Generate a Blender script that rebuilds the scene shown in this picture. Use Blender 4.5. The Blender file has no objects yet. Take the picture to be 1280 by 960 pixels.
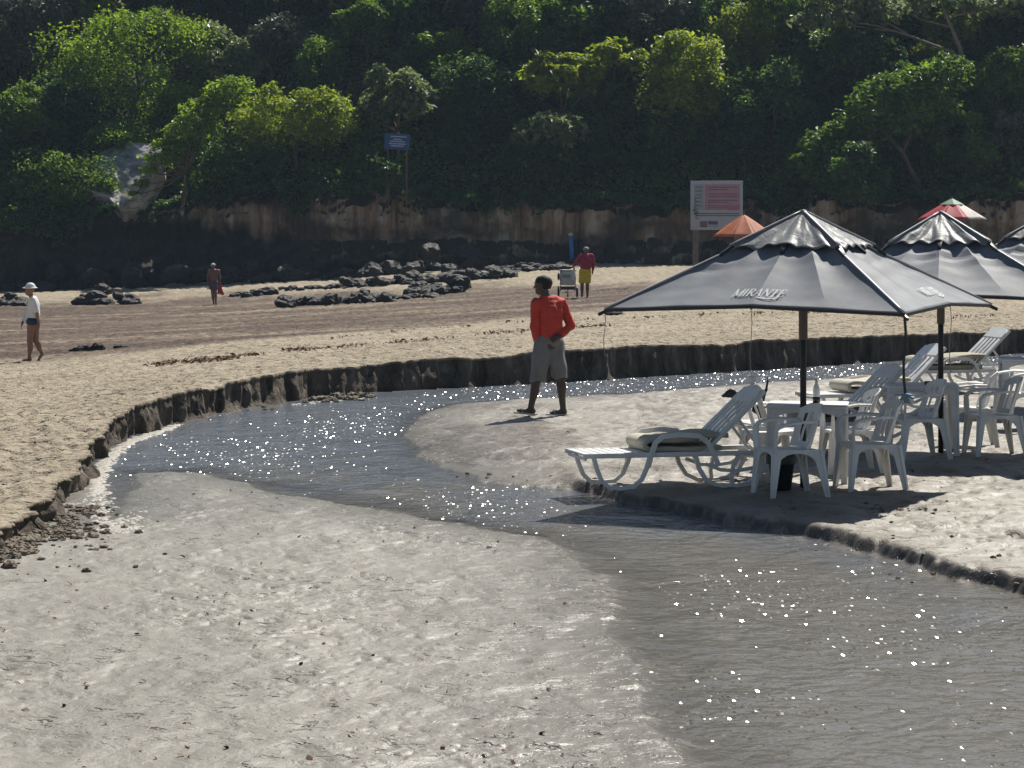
import bpy, bmesh, math, random
import numpy as np
from mathutils import Vector, Matrix

random.seed(7)
rng = np.random.default_rng(7)
C = bpy.context.scene.collection
scene = bpy.context.scene
R = math.radians

# ---------------------------------------------------------------- camera, world, sun
F, ZC, VH, U0 = 3500.0, 2.55, 272.0, 640.0      # focal length (px of a 1280 frame), eye height, horizon row
cam_data = bpy.data.cameras.new('camera')
cam = bpy.data.objects.new('camera', cam_data)
C.objects.link(cam)
cam.location = (0, 0, ZC)
cam.rotation_euler = (R(90), 0, 0)
cam_data.sensor_width = 36.0
cam_data.lens = 36.0 * F / 1280.0
cam_data.shift_y = -(480 - VH) / 1280.0
cam_data.clip_start = 0.5
cam_data.clip_end = 6000
scene.camera = cam

SUN_EL, SUN_AZ = 50.0, 26.0
world = bpy.data.worlds.new('World')
scene.world = world
world.use_nodes = True
wn = world.node_tree
bg = wn.nodes['Background']
sky = wn.nodes.new('ShaderNodeTexSky')
sky.sky_type = 'NISHITA'
sky.sun_disc = False
sky.sun_elevation = R(SUN_EL)
sky.sun_rotation = R(SUN_AZ)
sky.air_density = 1.0
sky.dust_density = 0.6
wn.links.new(sky.outputs[0], bg.inputs[0])
bg.inputs[1].default_value = 0.050
sun_data = bpy.data.lights.new('sun', 'SUN')
sun_data.energy = 5.0
sun_data.angle = R(0.53)
sun_data.color = (1.0, 0.95, 0.86)
sun = bpy.data.objects.new('sun', sun_data)
C.objects.link(sun)
sv = Vector((math.sin(R(SUN_AZ)) * math.cos(R(SUN_EL)), math.cos(R(SUN_AZ)) * math.cos(R(SUN_EL)), math.sin(R(SUN_EL))))
sun.rotation_euler = sv.to_track_quat('Z', 'Y').to_euler()
sun.location = sv * 60
scene.view_settings.view_transform = 'Standard'
scene.view_settings.look = 'None'
scene.view_settings.gamma = 1.0
scene.view_settings.exposure = 0.32
scene.cycles.max_bounces = 6
scene.cycles.volume_bounces = 0
scene.cycles.transparent_max_bounces = 12
scene.cycles.caustics_reflective = False
scene.cycles.caustics_refractive = False
scene.cycles.use_denoising = True

# ---------------------------------------------------------------- maths helpers
_pt = np.random.default_rng(3).permutation(256)
_pt = np.concatenate([_pt, _pt, _pt])
_ga = np.random.default_rng(4).uniform(0, 2 * np.pi, 256)
_gx, _gy = np.cos(_ga), np.sin(_ga)
_g3 = np.random.default_rng(5).normal(size=(256, 3))
_g3 /= np.linalg.norm(_g3, axis=1)[:, None]


def pn2(x, y, seed=0):
    x = np.asarray(x, float) + seed * 17.31; y = np.asarray(y, float) - seed * 9.77
    xi = np.floor(x).astype(int); yi = np.floor(y).astype(int)
    xf = x - xi; yf = y - yi
    xi &= 255; yi &= 255
    u = xf * xf * xf * (xf * (xf * 6 - 15) + 10); v = yf * yf * yf * (yf * (yf * 6 - 15) + 10)

    def g(ix, iy, dx, dy):
        h = _pt[_pt[ix & 255] + (iy & 255)]
        return _gx[h] * dx + _gy[h] * dy
    a = g(xi, yi, xf, yf); b = g(xi + 1, yi, xf - 1, yf)
    c = g(xi, yi + 1, xf, yf - 1); d = g(xi + 1, yi + 1, xf - 1, yf - 1)
    return ((a + u * (b - a)) * (1 - v) + (c + u * (d - c)) * v) * 1.5


def fbm2(x, y, o=4, seed=0):
    s = 0; a = 1.0
    for i in range(o):
        s = s + a * pn2(x * 2 ** i, y * 2 ** i, seed + i * 3); a *= 0.5
    return s


def pn3(p, seed=0):
    p = np.asarray(p, float) + seed * np.array([13.1, 7.7, 3.3])
    i = np.floor(p).astype(int); f = p - i
    w = f * f * f * (f * (f * 6 - 15) + 10)
    out = 0
    for dx in (0, 1):
        for dy in (0, 1):
            for dz in (0, 1):
                h = _pt[_pt[_pt[(i[..., 0] + dx) & 255] + ((i[..., 1] + dy) & 255)] + ((i[..., 2] + dz) & 255)]
                g = _g3[h]
                dd = g[..., 0] * (f[..., 0] - dx) + g[..., 1] * (f[..., 1] - dy) + g[..., 2] * (f[..., 2] - dz)
                ww = (w[..., 0] if dx else 1 - w[..., 0]) * (w[..., 1] if dy else 1 - w[..., 1]) * (w[..., 2] if dz else 1 - w[..., 2])
                out = out + dd * ww
    return out * 1.5


def sstep(a, b, x):
    t = np.clip((x - a) / (b - a), 0, 1)
    return t * t * (3 - 2 * t)


def at_z(u, v, z=0.0):                # the place on a level z that the photograph shows at (u, v)
    Y = F * (ZC - z) / (v - VH)
    return np.array([(u - U0) * Y / F, Y, z])


def at_d(u, v, d):
    return np.array([(u - U0) * d / F, d, ZC - (v - VH) * d / F])


# ---------------------------------------------------------------- object helpers
def tag(o, label=None, cat=None, group=None, kind=None):
    if label: o['label'] = label
    if cat: o['category'] = cat
    if group: o['group'] = group
    if kind: o['kind'] = kind
    return o


def thing(name, label, cat, loc=(0, 0, 0), rz=0.0, group=None):
    o = bpy.data.objects.new(name, None)
    o.empty_display_size = 0.2
    C.objects.link(o)
    o.location = loc
    o.rotation_euler = (0, 0, rz)
    return tag(o, label, cat, group)


def np_mesh(name, verts, faces, smooth=True):
    """verts (n,3), faces: (m,3|4) int array or list of such arrays"""
    me = bpy.data.meshes.new(name)
    fl = faces if isinstance(faces, list) else [faces]
    fl = [np.asarray(f, np.int32) for f in fl if len(f)]
    verts = np.ascontiguousarray(verts, np.float32)
    me.vertices.add(len(verts)); me.vertices.foreach_set('co', verts.ravel())
    nl = sum(f.size for f in fl); npoly = sum(len(f) for f in fl)
    me.loops.add(nl); me.polygons.add(npoly)
    me.loops.foreach_set('vertex_index', np.concatenate([f.ravel() for f in fl]))
    starts = []; base = 0
    for f in fl:
        starts.append(base + np.arange(len(f)) * f.shape[1]); base += f.size
    me.polygons.foreach_set('loop_start', np.concatenate(starts).astype(np.int32))
    me.update(calc_edges=True)
    me.polygons.foreach_set('use_smooth', np.full(npoly, bool(smooth)))
    me.validate()
    return me


def obj(name, me, m, parent=None):
    o = bpy.data.objects.new(name, me)
    if m is not None:
        me.materials.clear(); me.materials.append(m)
    C.objects.link(o)
    if parent is not None: o.parent = parent
    return o


def add_attr(me, name, arr):
    a = me.attributes.new(name, 'FLOAT', 'POINT')
    a.data.foreach_set('value', np.ascontiguousarray(arr, np.float32).ravel())


def grid_faces(nr, nc, flip=False):
    i = np.arange(nr - 1)[:, None] * nc + np.arange(nc - 1)[None, :]
    q = np.stack([i, i + 1, i + nc + 1, i + nc], -1).reshape(-1, 4)
    return q[:, ::-1] if flip else q


class MB:
    """collects simple solids and links them as one mesh object"""
    def __init__(s): s.v = []; s.f = []; s.n = 0

    def add(s, vs, fs):
        s.v.extend([tuple(map(float, p)) for p in vs])
        s.f.extend([tuple(i + s.n for i in f) for f in fs]); s.n += len(vs); return s

    def box(s, c, h, M=None):
        vs = [Vector((c[0] + sx * h[0], c[1] + sy * h[1], c[2] + sz * h[2])) for sx in (-1, 1) for sy in (-1, 1) for sz in (-1, 1)]
        if M is not None: vs = [M @ v for v in vs]
        return s.add(vs, [(0, 1, 3, 2), (4, 6, 7, 5), (0, 4, 5, 1), (2, 3, 7, 6), (0, 2, 6, 4), (1, 5, 7, 3)])

    def beam(s, p0, p1, a0, b0, a1=None, b1=None, up=(0, 0, 1)):
        """tapered rectangular bar: half sizes a (side) and b (up)"""
        a1 = a0 if a1 is None else a1; b1 = b0 if b1 is None else b1
        p0 = Vector(p0); p1 = Vector(p1); d = (p1 - p0).normalized()
        sd = d.cross(Vector(up))
        if sd.length < 1e-4: sd = d.cross(Vector((1, 0, 0)))
        sd.normalize(); uu = sd.cross(d)
        vs = []
        for p, a, b in ((p0, a0, b0), (p1, a1, b1)):
            vs += [p - sd * a - uu * b, p + sd * a - uu * b, p + sd * a + uu * b, p - sd * a + uu * b]
        return s.add(vs, [(3, 2, 1, 0), (4, 5, 6, 7), (0, 1, 5, 4), (1, 2, 6, 5), (2, 3, 7, 6), (3, 0, 4, 7)])

    def sweep(s, pts, prof, up=(0, 0, 1), scale=None):
        """sweep a closed 2-D profile (side, up) along pts"""
        pts = [Vector(p) for p in pts]; n = len(prof); vs = []
        for i, p in enumerate(pts):
            d = (pts[min(i + 1, len(pts) - 1)] - pts[max(i - 1, 0)]).normalized()
            sd = d.cross(Vector(up))
            if sd.length < 1e-4: sd = Vector((1, 0, 0))
            sd.normalize(); uu = sd.cross(d)
            k = 1 if scale is None else scale[i]
            vs += [p + sd * (x * k) + uu * (y * k) for x, y in prof]
        fs = []
        for i in range(len(pts) - 1):
            for j in range(n):
                fs.append((i * n + j, i * n + (j + 1) % n, (i + 1) * n + (j + 1) % n, (i + 1) * n + j))
        fs.append(tuple(range(n))[::-1]); fs.append(tuple(range((len(pts) - 1) * n, len(pts) * n)))
        return s.add(vs, fs)

    def tube(s, pts, r, n=8, up=(0.13, 0.21, 0.97)):
        rr = r if isinstance(r, (list, tuple)) else [r] * len(pts)
        return s.sweep(pts, [(math.cos(2 * math.pi * k / n), math.sin(2 * math.pi * k / n)) for k in range(n)], up, rr)

    def prism(s, outline, h0, h1, axis='z'):
        n = len(outline)
        mk = {'z': lambda a, b, h: (a, b, h), 'y': lambda a, b, h: (a, h, b), 'x': lambda a, b, h: (h, a, b)}[axis]
        vs = [mk(a, b, h0) for a, b in outline] + [mk(a, b, h1) for a, b in outline]
        fs = [tuple(range(n))[::-1], tuple(range(n, 2 * n))] + [(i, (i + 1) % n, n + (i + 1) % n, n + i) for i in range(n)]
        return s.add(vs, fs)

    def lathe(s, prof, n=16, c=(0, 0, 0)):
        vs = []; fs = []
        for r, z in prof:
            vs += [(c[0] + r * math.cos(2 * math.pi * k / n), c[1] + r * math.sin(2 * math.pi * k / n), c[2] + z) for k in range(n)]
        for i in range(len(prof) - 1):
            for j in range(n):
                fs.append((i * n + j, i * n + (j + 1) % n, (i + 1) * n + (j + 1) % n, (i + 1) * n + j))
        fs.append(tuple(range(n))[::-1]); fs.append(tuple(range((len(prof) - 1) * n, len(prof) * n)))
        return s.add(vs, fs)

    def mesh(s, name, smooth=False):
        me = bpy.data.meshes.new(name)
        me.from_pydata(s.v, [], s.f)
        bm = bmesh.new(); bm.from_mesh(me); bmesh.ops.recalc_face_normals(bm, faces=bm.faces); bm.to_mesh(me); bm.free()
        me.polygons.foreach_set('use_smooth', np.full(len(me.polygons), bool(smooth)))
        return me

    def build(s, name, m, parent=None, smooth=False, bevel=0.0):
        o = obj(name, s.mesh(name, smooth), m, parent)
        if bevel:
            b = o.modifiers.new('bevel', 'BEVEL'); b.width = bevel; b.segments = 2; b.limit_method = 'ANGLE'; b.angle_limit = R(40)
            o.data.polygons.foreach_set('use_smooth', np.full(len(o.data.polygons), True))
            b.harden_normals = False
        return o


def copy_tree(o, parent=None):
    c = o.copy(); C.objects.link(c); c.parent = parent
    for ch in list(o.children): copy_tree(ch, c)
    return c


# signed distance shapes -> one continuous surface
def d_cone(P, a, ra, b, rb):
    a = np.asarray(a, float); b = np.asarray(b, float)
    ba = b - a; L = ba @ ba + 1e-12
    t = np.clip(((P - a) @ ba) / L, 0, 1)
    return np.linalg.norm(P - a - t[..., None] * ba, axis=-1) - (ra + (rb - ra) * t)


def d_ell(P, c, r):
    q = (P - np.asarray(c, float)); r = np.asarray(r, float)
    k0 = np.linalg.norm(q / r, axis=-1); k1 = np.linalg.norm(q / r ** 2, axis=-1)
    return k0 * (k0 - 1) / np.maximum(k1, 1e-9)


def smin(a, b, k):
    h = np.clip(0.5 + 0.5 * (b - a) / k, 0, 1)
    return b + (a - b) * h - k * h * (1 - h)


def field(prims, h, k=0.03, pad=0.05):
    lo = np.full(3, 1e9); hi = -lo
    for p in prims:
        if p[0] == 'c':
            a, ra, b, rb = p[1:5]
            for q, r in ((a, ra), (b, rb)):
                lo = np.minimum(lo, np.array(q) - r); hi = np.maximum(hi, np.array(q) + r)
        else:
            lo = np.minimum(lo, np.array(p[1]) - p[2]); hi = np.maximum(hi, np.array(p[1]) + p[2])
    lo -= pad; hi += pad
    n = np.ceil((hi - lo) / h).astype(int) + 1
    ax = [lo[i] + np.arange(n[i]) * h for i in range(3)]
    f = np.full(tuple(n), 0.2)
    for p in prims:
        kk = k
        if p[0] == 'c':
            a, ra, b, rb = p[1:5]
            if len(p) > 5: kk = p[5]
            blo = np.minimum(np.array(a) - ra, np.array(b) - rb); bhi = np.maximum(np.array(a) + ra, np.array(b) + rb)
        else:
            if len(p) > 3: kk = p[3]
            blo = np.array(p[1]) - p[2]; bhi = np.array(p[1]) + p[2]
        m = 0.09
        i0 = np.maximum(np.floor((blo - m - lo) / h).astype(int), 0); i1 = np.minimum(np.ceil((bhi + m - lo) / h).astype(int) + 1, n)
        sl = tuple(slice(i0[i], i1[i]) for i in range(3))
        P = np.stack(np.meshgrid(*[ax[i][sl[i]] for i in range(3)], indexing='ij'), -1)
        d = d_cone(P, *p[1:5]) if p[0] == 'c' else d_ell(P, p[1], p[2])
        f[sl] = smin(f[sl], d, kk)
    P = np.stack(np.meshgrid(*ax, indexing='ij'), -1)
    return f, lo, h, P


def surfnet(f, lo, h):
    ins = f < 0
    n = np.array(f.shape)
    cnt = np.zeros(tuple(n - 1), int); acc = np.zeros(tuple(n - 1) + (3,)); ne = np.zeros(tuple(n - 1))
    S = lambda a, o: a[o[0]:n[0] - 1 + o[0], o[1]:n[1] - 1 + o[1], o[2]:n[2] - 1 + o[2]]
    cs = [(i, j, k) for i in (0, 1) for j in (0, 1) for k in (0, 1)]
    for c in cs: cnt += S(ins, c)
    mask = (cnt > 0) & (cnt < 8)
    for c in cs:
        for axis in range(3):
            if c[axis] == 0:
                c2 = list(c); c2[axis] = 1
                fa = S(f, c); fb = S(f, c2)
                x = ((fa < 0) != (fb < 0)) & mask
                t = np.where(x, fa / np.where(fa == fb, 1, fa - fb), 0)
                for q in range(3):
                    acc[..., q] += x * (c[q] + (t if q == axis else 0))
                ne += x
    ids = -np.ones(mask.shape, int); w = np.argwhere(mask); ids[mask] = np.arange(len(w))
    V = lo + (w + acc[mask] / np.maximum(ne[mask], 1)[:, None]) * h
    faces = []
    for axis in range(3):
        o = [(1, 2), (2, 0), (0, 1)][axis]
        sl0 = [slice(None)] * 3; sl1 = [slice(None)] * 3
        sl0[axis] = slice(0, -1); sl1[axis] = slice(1, None)
        a = ins[tuple(sl0)]; b = ins[tuple(sl1)]
        e = np.argwhere(a != b)
        e = e[(e[:, o[0]] > 0) & (e[:, o[1]] > 0) & (e[:, o[0]] < n[o[0]] - 1) & (e[:, o[1]] < n[o[1]] - 1)]
        if not len(e): continue
        q = []
        for d0, d1 in ((1, 1), (0, 1), (0, 0), (1, 0)):
            c = e.copy(); c[:, o[0]] -= d0; c[:, o[1]] -= d1
            q.append(ids[c[:, 0], c[:, 1], c[:, 2]])
        q = np.stack(q, 1)
        fl = ~a[e[:, 0], e[:, 1], e[:, 2]]
        q[fl] = q[fl][:, ::-1]
        faces.append(q)
    return V, np.concatenate(faces)


def sdf_mesh(name, prims, h, k=0.03, cut=None, wr=None):
    f, lo, h, P = field(prims, h, k)
    if wr is not None: f = f + wr(P)
    if cut is not None: f = np.maximum(f, cut(P))
    V, q = surfnet(f, lo, h)
    return np_mesh(name, V, q[(q >= 0).all(1)], True)


# ---------------------------------------------------------------- materials
class NT:
    def __init__(s, name):
        s.m = bpy.data.materials.new(name); s.m.use_nodes = True
        s.t = s.m.node_tree; s.b = s.t.nodes['Principled BSDF']; s.out = s.t.nodes['Material Output']

    def n(s, typ, props=None, **inp):
        nd = s.t.nodes.new('ShaderNode' + typ)
        for k, v in (props or {}).items(): setattr(nd, k, v)
        for k, v in inp.items():
            key = int(k[1:]) if k[0] == 'i' and k[1:].isdigit() else k.replace('_', ' ')
            s.set(nd.inputs[key], v)
        return nd

    def set(s, sock, v):
        if hasattr(v, 'is_output'): s.t.links.new(v, sock)
        elif isinstance(v, (tuple, list)) and sock.type == 'RGBA' and len(v) == 3: sock.default_value = (*v, 1)
        else: sock.default_value = v

    def pos(s, scale=(1, 1, 1), obj=False):
        src = s.n('TexCoord').outputs['Object'] if obj else s.n('NewGeometry').outputs['Position']
        return s.n('Mapping', i0=src, Scale=scale).outputs[0]

    def noise(s, vec, scale, detail=4, rough=0.55, dist=0.0):
        return s.n('TexNoise', Vector=vec, Scale=scale, Detail=detail, Roughness=rough, Distortion=dist).outputs['Fac']

    def ramp(s, fac, stops):
        nd = s.n('ValToRGB', i0=fac)
        el = nd.color_ramp.elements
        while len(el) < len(stops): el.new(0.5)
        for e, (p, c) in zip(el, stops):
            e.position = p; e.color = (*c, 1) if isinstance(c, tuple) else (c, c, c, 1)
        return nd.outputs[0]

    def mix(s, fac, a, b, blend='MIX'):
        nd = s.n('Mix', {'data_type': 'RGBA', 'blend_type': blend})
        s.set(nd.inputs['Factor'], fac); s.set(nd.inputs[6], a); s.set(nd.inputs[7], b)
        return nd.outputs[2]

    def math(s, op, a, b=0.0, c=None, clamp=False):
        nd = s.n('Math', {'operation': op, 'use_clamp': clamp}, i0=a, i1=b)
        if c is not None: s.set(nd.inputs[2], c)
        return nd.outputs[0]

    def attr(s, name): return s.n('Attribute', {'attribute_name': name}).outputs['Fac']

    def bump(s, h, strength=1.0, dist=0.01, prev=None):
        nd = s.n('Bump', Height=h, Strength=strength, Distance=dist)
        if prev is not None: s.set(nd.inputs['Normal'], prev)
        return nd.outputs[0]

    def p(s, **kw):
        for k, v in kw.items(): s.set(s.b.inputs[k.replace('_', ' ')], v)
        return s.m


def simple(name, col, rough=0.5, var=0.12, scale=14.0, bump=0.0, bscale=60.0, **kw):
    n = NT(name)
    v = n.pos(obj=True)
    f = n.noise(v, scale, 5)
    dk = tuple(c * (1 - var) for c in col); lt = tuple(min(1, c * (1 + var)) for c in col)
    n.p(Base_Color=n.ramp(f, [(0.3, dk), (0.7, lt)]), Roughness=rough, **kw)
    if bump: n.p(Normal=n.bump(n.noise(v, bscale, 4), 0.6, bump))
    return n.m


def leaf_mat(name, dark, light, trans=0.45, tint=(1.25, 1.25, 0.5)):
    n = NT(name)
    rnd = n.attr('rnd')
    col = n.ramp(rnd, [(0.0, dark), (0.55, tuple((a + b) / 2 for a, b in zip(dark, light))), (1.0, light)])
    n.p(Base_Color=col, Roughness=0.42)
    n.set(n.b.inputs['Specular IOR Level'], 0.35)
    tr = n.n('BsdfTranslucent', Color=n.mix(1.0, col, tint, 'MULTIPLY'))
    mx = n.n('MixShader', i0=trans, i1=n.b.outputs[0], i2=tr.outputs[0])
    n.t.links.new(mx.outputs[0], n.out.inputs[0])
    return n.m
# ---------------------------------------------------------------- lie of the land
BANK_PX = [(0, 705, 672), (22, 690, 655), (45, 672, 637), (72, 650, 617), (97, 628, 597), (112, 605, 575), (122, 585, 557), (135, 566, 538), (150, 555, 520),
           (185, 541, 503), (220, 530, 491), (280, 515, 478), (340, 505, 468), (400, 496, 460), (465, 490, 456), (560, 485, 447), (700, 478, 437),
           (820, 470, 431), (960, 462, 424), (1100, 452, 419), (1280, 442, 411)]
bank_foot = [at_z(u, v)[:2] for u, v, t in BANK_PX]
bank_h = [(v - t) * at_z(u, v)[1] / F for u, v, t in BANK_PX]
CT = [(*p, h) for p, h in zip(bank_foot, bank_h)]
for u, v, d in [(40, 452, 60), (268, 381, 117), (728, 372, 92), (120, 437, 64), (420, 380, 108), (560, 371, 111), (0, 361, 140), (200, 354, 140), (400, 344, 140),
                (600, 331, 142), (700, 327, 142), (850, 329, 142), (1000, 326, 142), (1280, 321, 142), (1280, 385, 68), (1280, 358, 95), (1000, 385, 66),
                (870, 360, 95), (520, 408, 70), (300, 430, 57), (160, 470, 45), (20, 520, 34), (0, 600, 26.2), (-200, 600, 27), (-400, 480, 50), (1500, 380, 75),
                (1700, 322, 142), (-400, 366, 140)]:
    q = at_d(u, v, d); CT.append(tuple(q))
CT = np.array(CT)


def _U(r2): return np.where(r2 > 1e-9, r2 * np.log(np.maximum(r2, 1e-9)), 0) * 0.5


_S = np.array([1 / 12.0, 1 / 30.0])
_p = CT[:, :2] * _S
_n = len(_p)
_K = _U(((_p[:, None] - _p[None]) ** 2).sum(-1)) + np.eye(_n) * 0.004
_A = np.zeros((_n + 3, _n + 3)); _A[:_n, :_n] = _K
_A[:_n, _n:] = np.c_[np.ones(_n), _p]; _A[_n:, :_n] = _A[:_n, _n:].T
_w = np.linalg.solve(_A, np.r_[CT[:, 2], 0, 0, 0])


def z_beach(X, Y):                    # smooth lie of the upper beach
    X = np.asarray(X, float); Y = np.asarray(Y, float)
    sh = np.broadcast(X, Y).shape
    q = np.stack(np.broadcast_arrays(X, Y), -1).reshape(-1, 2)
    q = np.c_[np.clip(q[:, 0], -70, 70), np.clip(q[:, 1], 10, 175)] * _S
    o = np.empty(len(q))
    for i in range(0, len(q), 60000):
        b = q[i:i + 60000]
        o[i:i + 60000] = _U(((b[:, None] - _p[None]) ** 2).sum(-1)) @ _w[:_n] + _w[_n] + b @ _w[_n + 1:]
    return np.clip(o, -2.2, 1.2).reshape(sh)


def on_beach(u, v):                   # place on the upper beach seen at (u, v)
    d = np.linspace(20, 150, 2600)
    X = (u - U0) * d / F
    vv = VH + F * (ZC - z_beach(X, d)) / d
    i = np.argmax(vv <= v)
    return np.array([X[i], d[i], ZC - (v - VH) * d[i] / F])


def seg_dist(X, Y, poly, closed=True):
    P = np.stack([X.ravel(), Y.ravel()], -1)
    A = np.asarray(poly, float); B = np.roll(A, -1, 0)
    if not closed: A, B = A[:-1], B[:-1]
    out = np.full(len(P), 1e18); ins = np.zeros(len(P), bool)
    for a, b in zip(A, B):
        ab = b - a
        t = np.clip(((P - a) @ ab) / (ab @ ab + 1e-12), 0, 1)
        out = np.minimum(out, ((P - a - t[:, None] * ab) ** 2).sum(1))
        if closed and a[1] != b[1]:
            c = ((a[1] > P[:, 1]) != (b[1] > P[:, 1])) & (P[:, 0] < (b[0] - a[0]) * (P[:, 1] - a[1]) / (b[1] - a[1]) + a[0])
            ins ^= c
    d = np.sqrt(out)
    return (np.where(ins, d, -d) if closed else d).reshape(X.shape)


def smooth_poly(px, n=4):
    p = [at_z(u, v)[:2] for u, v in px]
    for _ in range(2):
        q = [p[0]]
        for a, b in zip(p[:-1], p[1:]): q += [a * .75 + b * .25, a * .25 + b * .75]
        p = q + [p[-1]]
    return p


FG_PX = [(905, 1200), (880, 1080), (845, 960), (815, 900), (792, 850), (766, 800), (752, 772), (768, 745), (748, 722), (705, 695), (676, 675), (620, 664), (560, 655), (500, 645),
         (440, 632), (380, 622), (320, 608), (260, 597), (215, 588), (176, 589), (165, 612), (152, 640), (138, 653), (128, 643), (124, 612), (117, 588)]
FG = smooth_poly(FG_PX) + [np.array([-14, 29.0]), np.array([-14, 2.0]), np.array([1.0, 2.0])]
RB_PX = [(1560, 835), (1420, 785), (1280, 745), (1200, 722), (1130, 702), (1060, 685), (1000, 672), (920, 655), (860, 642), (800, 630), (720, 613), (660, 607), (600, 598), (545, 582), (520, 565),
         (513, 545), (522, 526), (545, 510), (600, 502), (700, 498), (800, 491), (900, 483), (1000, 477), (1090, 468), (1280, 456), (1500, 447)]
RB = smooth_poly(RB_PX) + [np.array([30, 50.0]), np.array([30, 15.0])]


def z_bed(X, Y, fine=True):
    X = np.asarray(X, float); Y = np.asarray(Y, float)
    wx = X + 0.10 * pn2(X * 1.5, Y * .8, 1) + 0.06 * pn2(X * 3.4, Y * 1.9, 2) + 0.025 * pn2(X * 11, Y * 6, 5)
    wy = Y + 0.34 * pn2(X * 1.5, Y * 1.0, 3) + 0.09 * pn2(X * 9, Y * 5, 8)
    s1 = seg_dist(wx, wy, FG); s2 = seg_dist(wx, wy, RB)
    z1 = np.where(s1 > 0, 0.003 + 0.045 * (1 - np.exp(-np.maximum(s1, 0) / 1.6)), -0.16 * (1 - np.exp(np.minimum(s1, 0) / 0.9)))
    sc = sstep(0.15, 0.7, X) * (1 - sstep(27, 31, Y))
    w = 0.9 * (1 - sc) + 0.035 * sc
    hb = 0.10
    z2 = np.where(s2 > 0, 0.003 + hb * (1 - np.exp(-np.maximum(s2, 0) / w)), -0.16 * (1 - np.exp(np.minimum(s2, 0) / 0.4)))
    z = np.maximum(z1, z2)
    s = np.maximum(s1, s2)
    return z, s


CEN = np.array([6.0, 22.0])


def bank_curve():
    pts = [np.array([-2.4, 1.0]), np.array([-3.0, 8.0]), np.array([-3.45, 14.5])] + [np.array(p) for p in bank_foot] + [np.array([13.5, 57.0]), np.array([24, 62.0]), np.array([60, 70.0])]
    for _ in range(2):
        q = [pts[0]]
        for a, b in zip(pts[:-1], pts[1:]): q += [a * .75 + b * .25, a * .25 + b * .75]
        pts = q + [pts[-1]]
    pts = np.array(pts)
    L = np.r_[0, np.cumsum(np.linalg.norm(np.diff(pts, axis=0), axis=1))]
    i0 = L[np.argmin(np.abs(pts[:, 1] - 17) + (pts[:, 0] > 0) * 99)]
    i1 = L[np.argmin(np.abs(pts[:, 0] - 11.5))]
    s = np.r_[np.linspace(0, i0, 50)[:-1], np.linspace(i0, i1, 1150), np.linspace(i1, L[-1], 60)[1:]]
    return s, np.c_[np.interp(s, L, pts[:, 0]), np.interp(s, L, pts[:, 1])]


def relief_dry(X, Y):
    a = 0.011 * fbm2(X * 1.4, Y * 1.1, 3, 21)
    n = pn2(X * 4.4, Y * 3.9, 31) + 0.6 * pn2(X * 9.5, Y * 8.5, 33)
    pits = -0.042 * sstep(0.12, 0.55, n) + 0.018 * sstep(0.1, 0.5, -n)
    return a + pits


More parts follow.
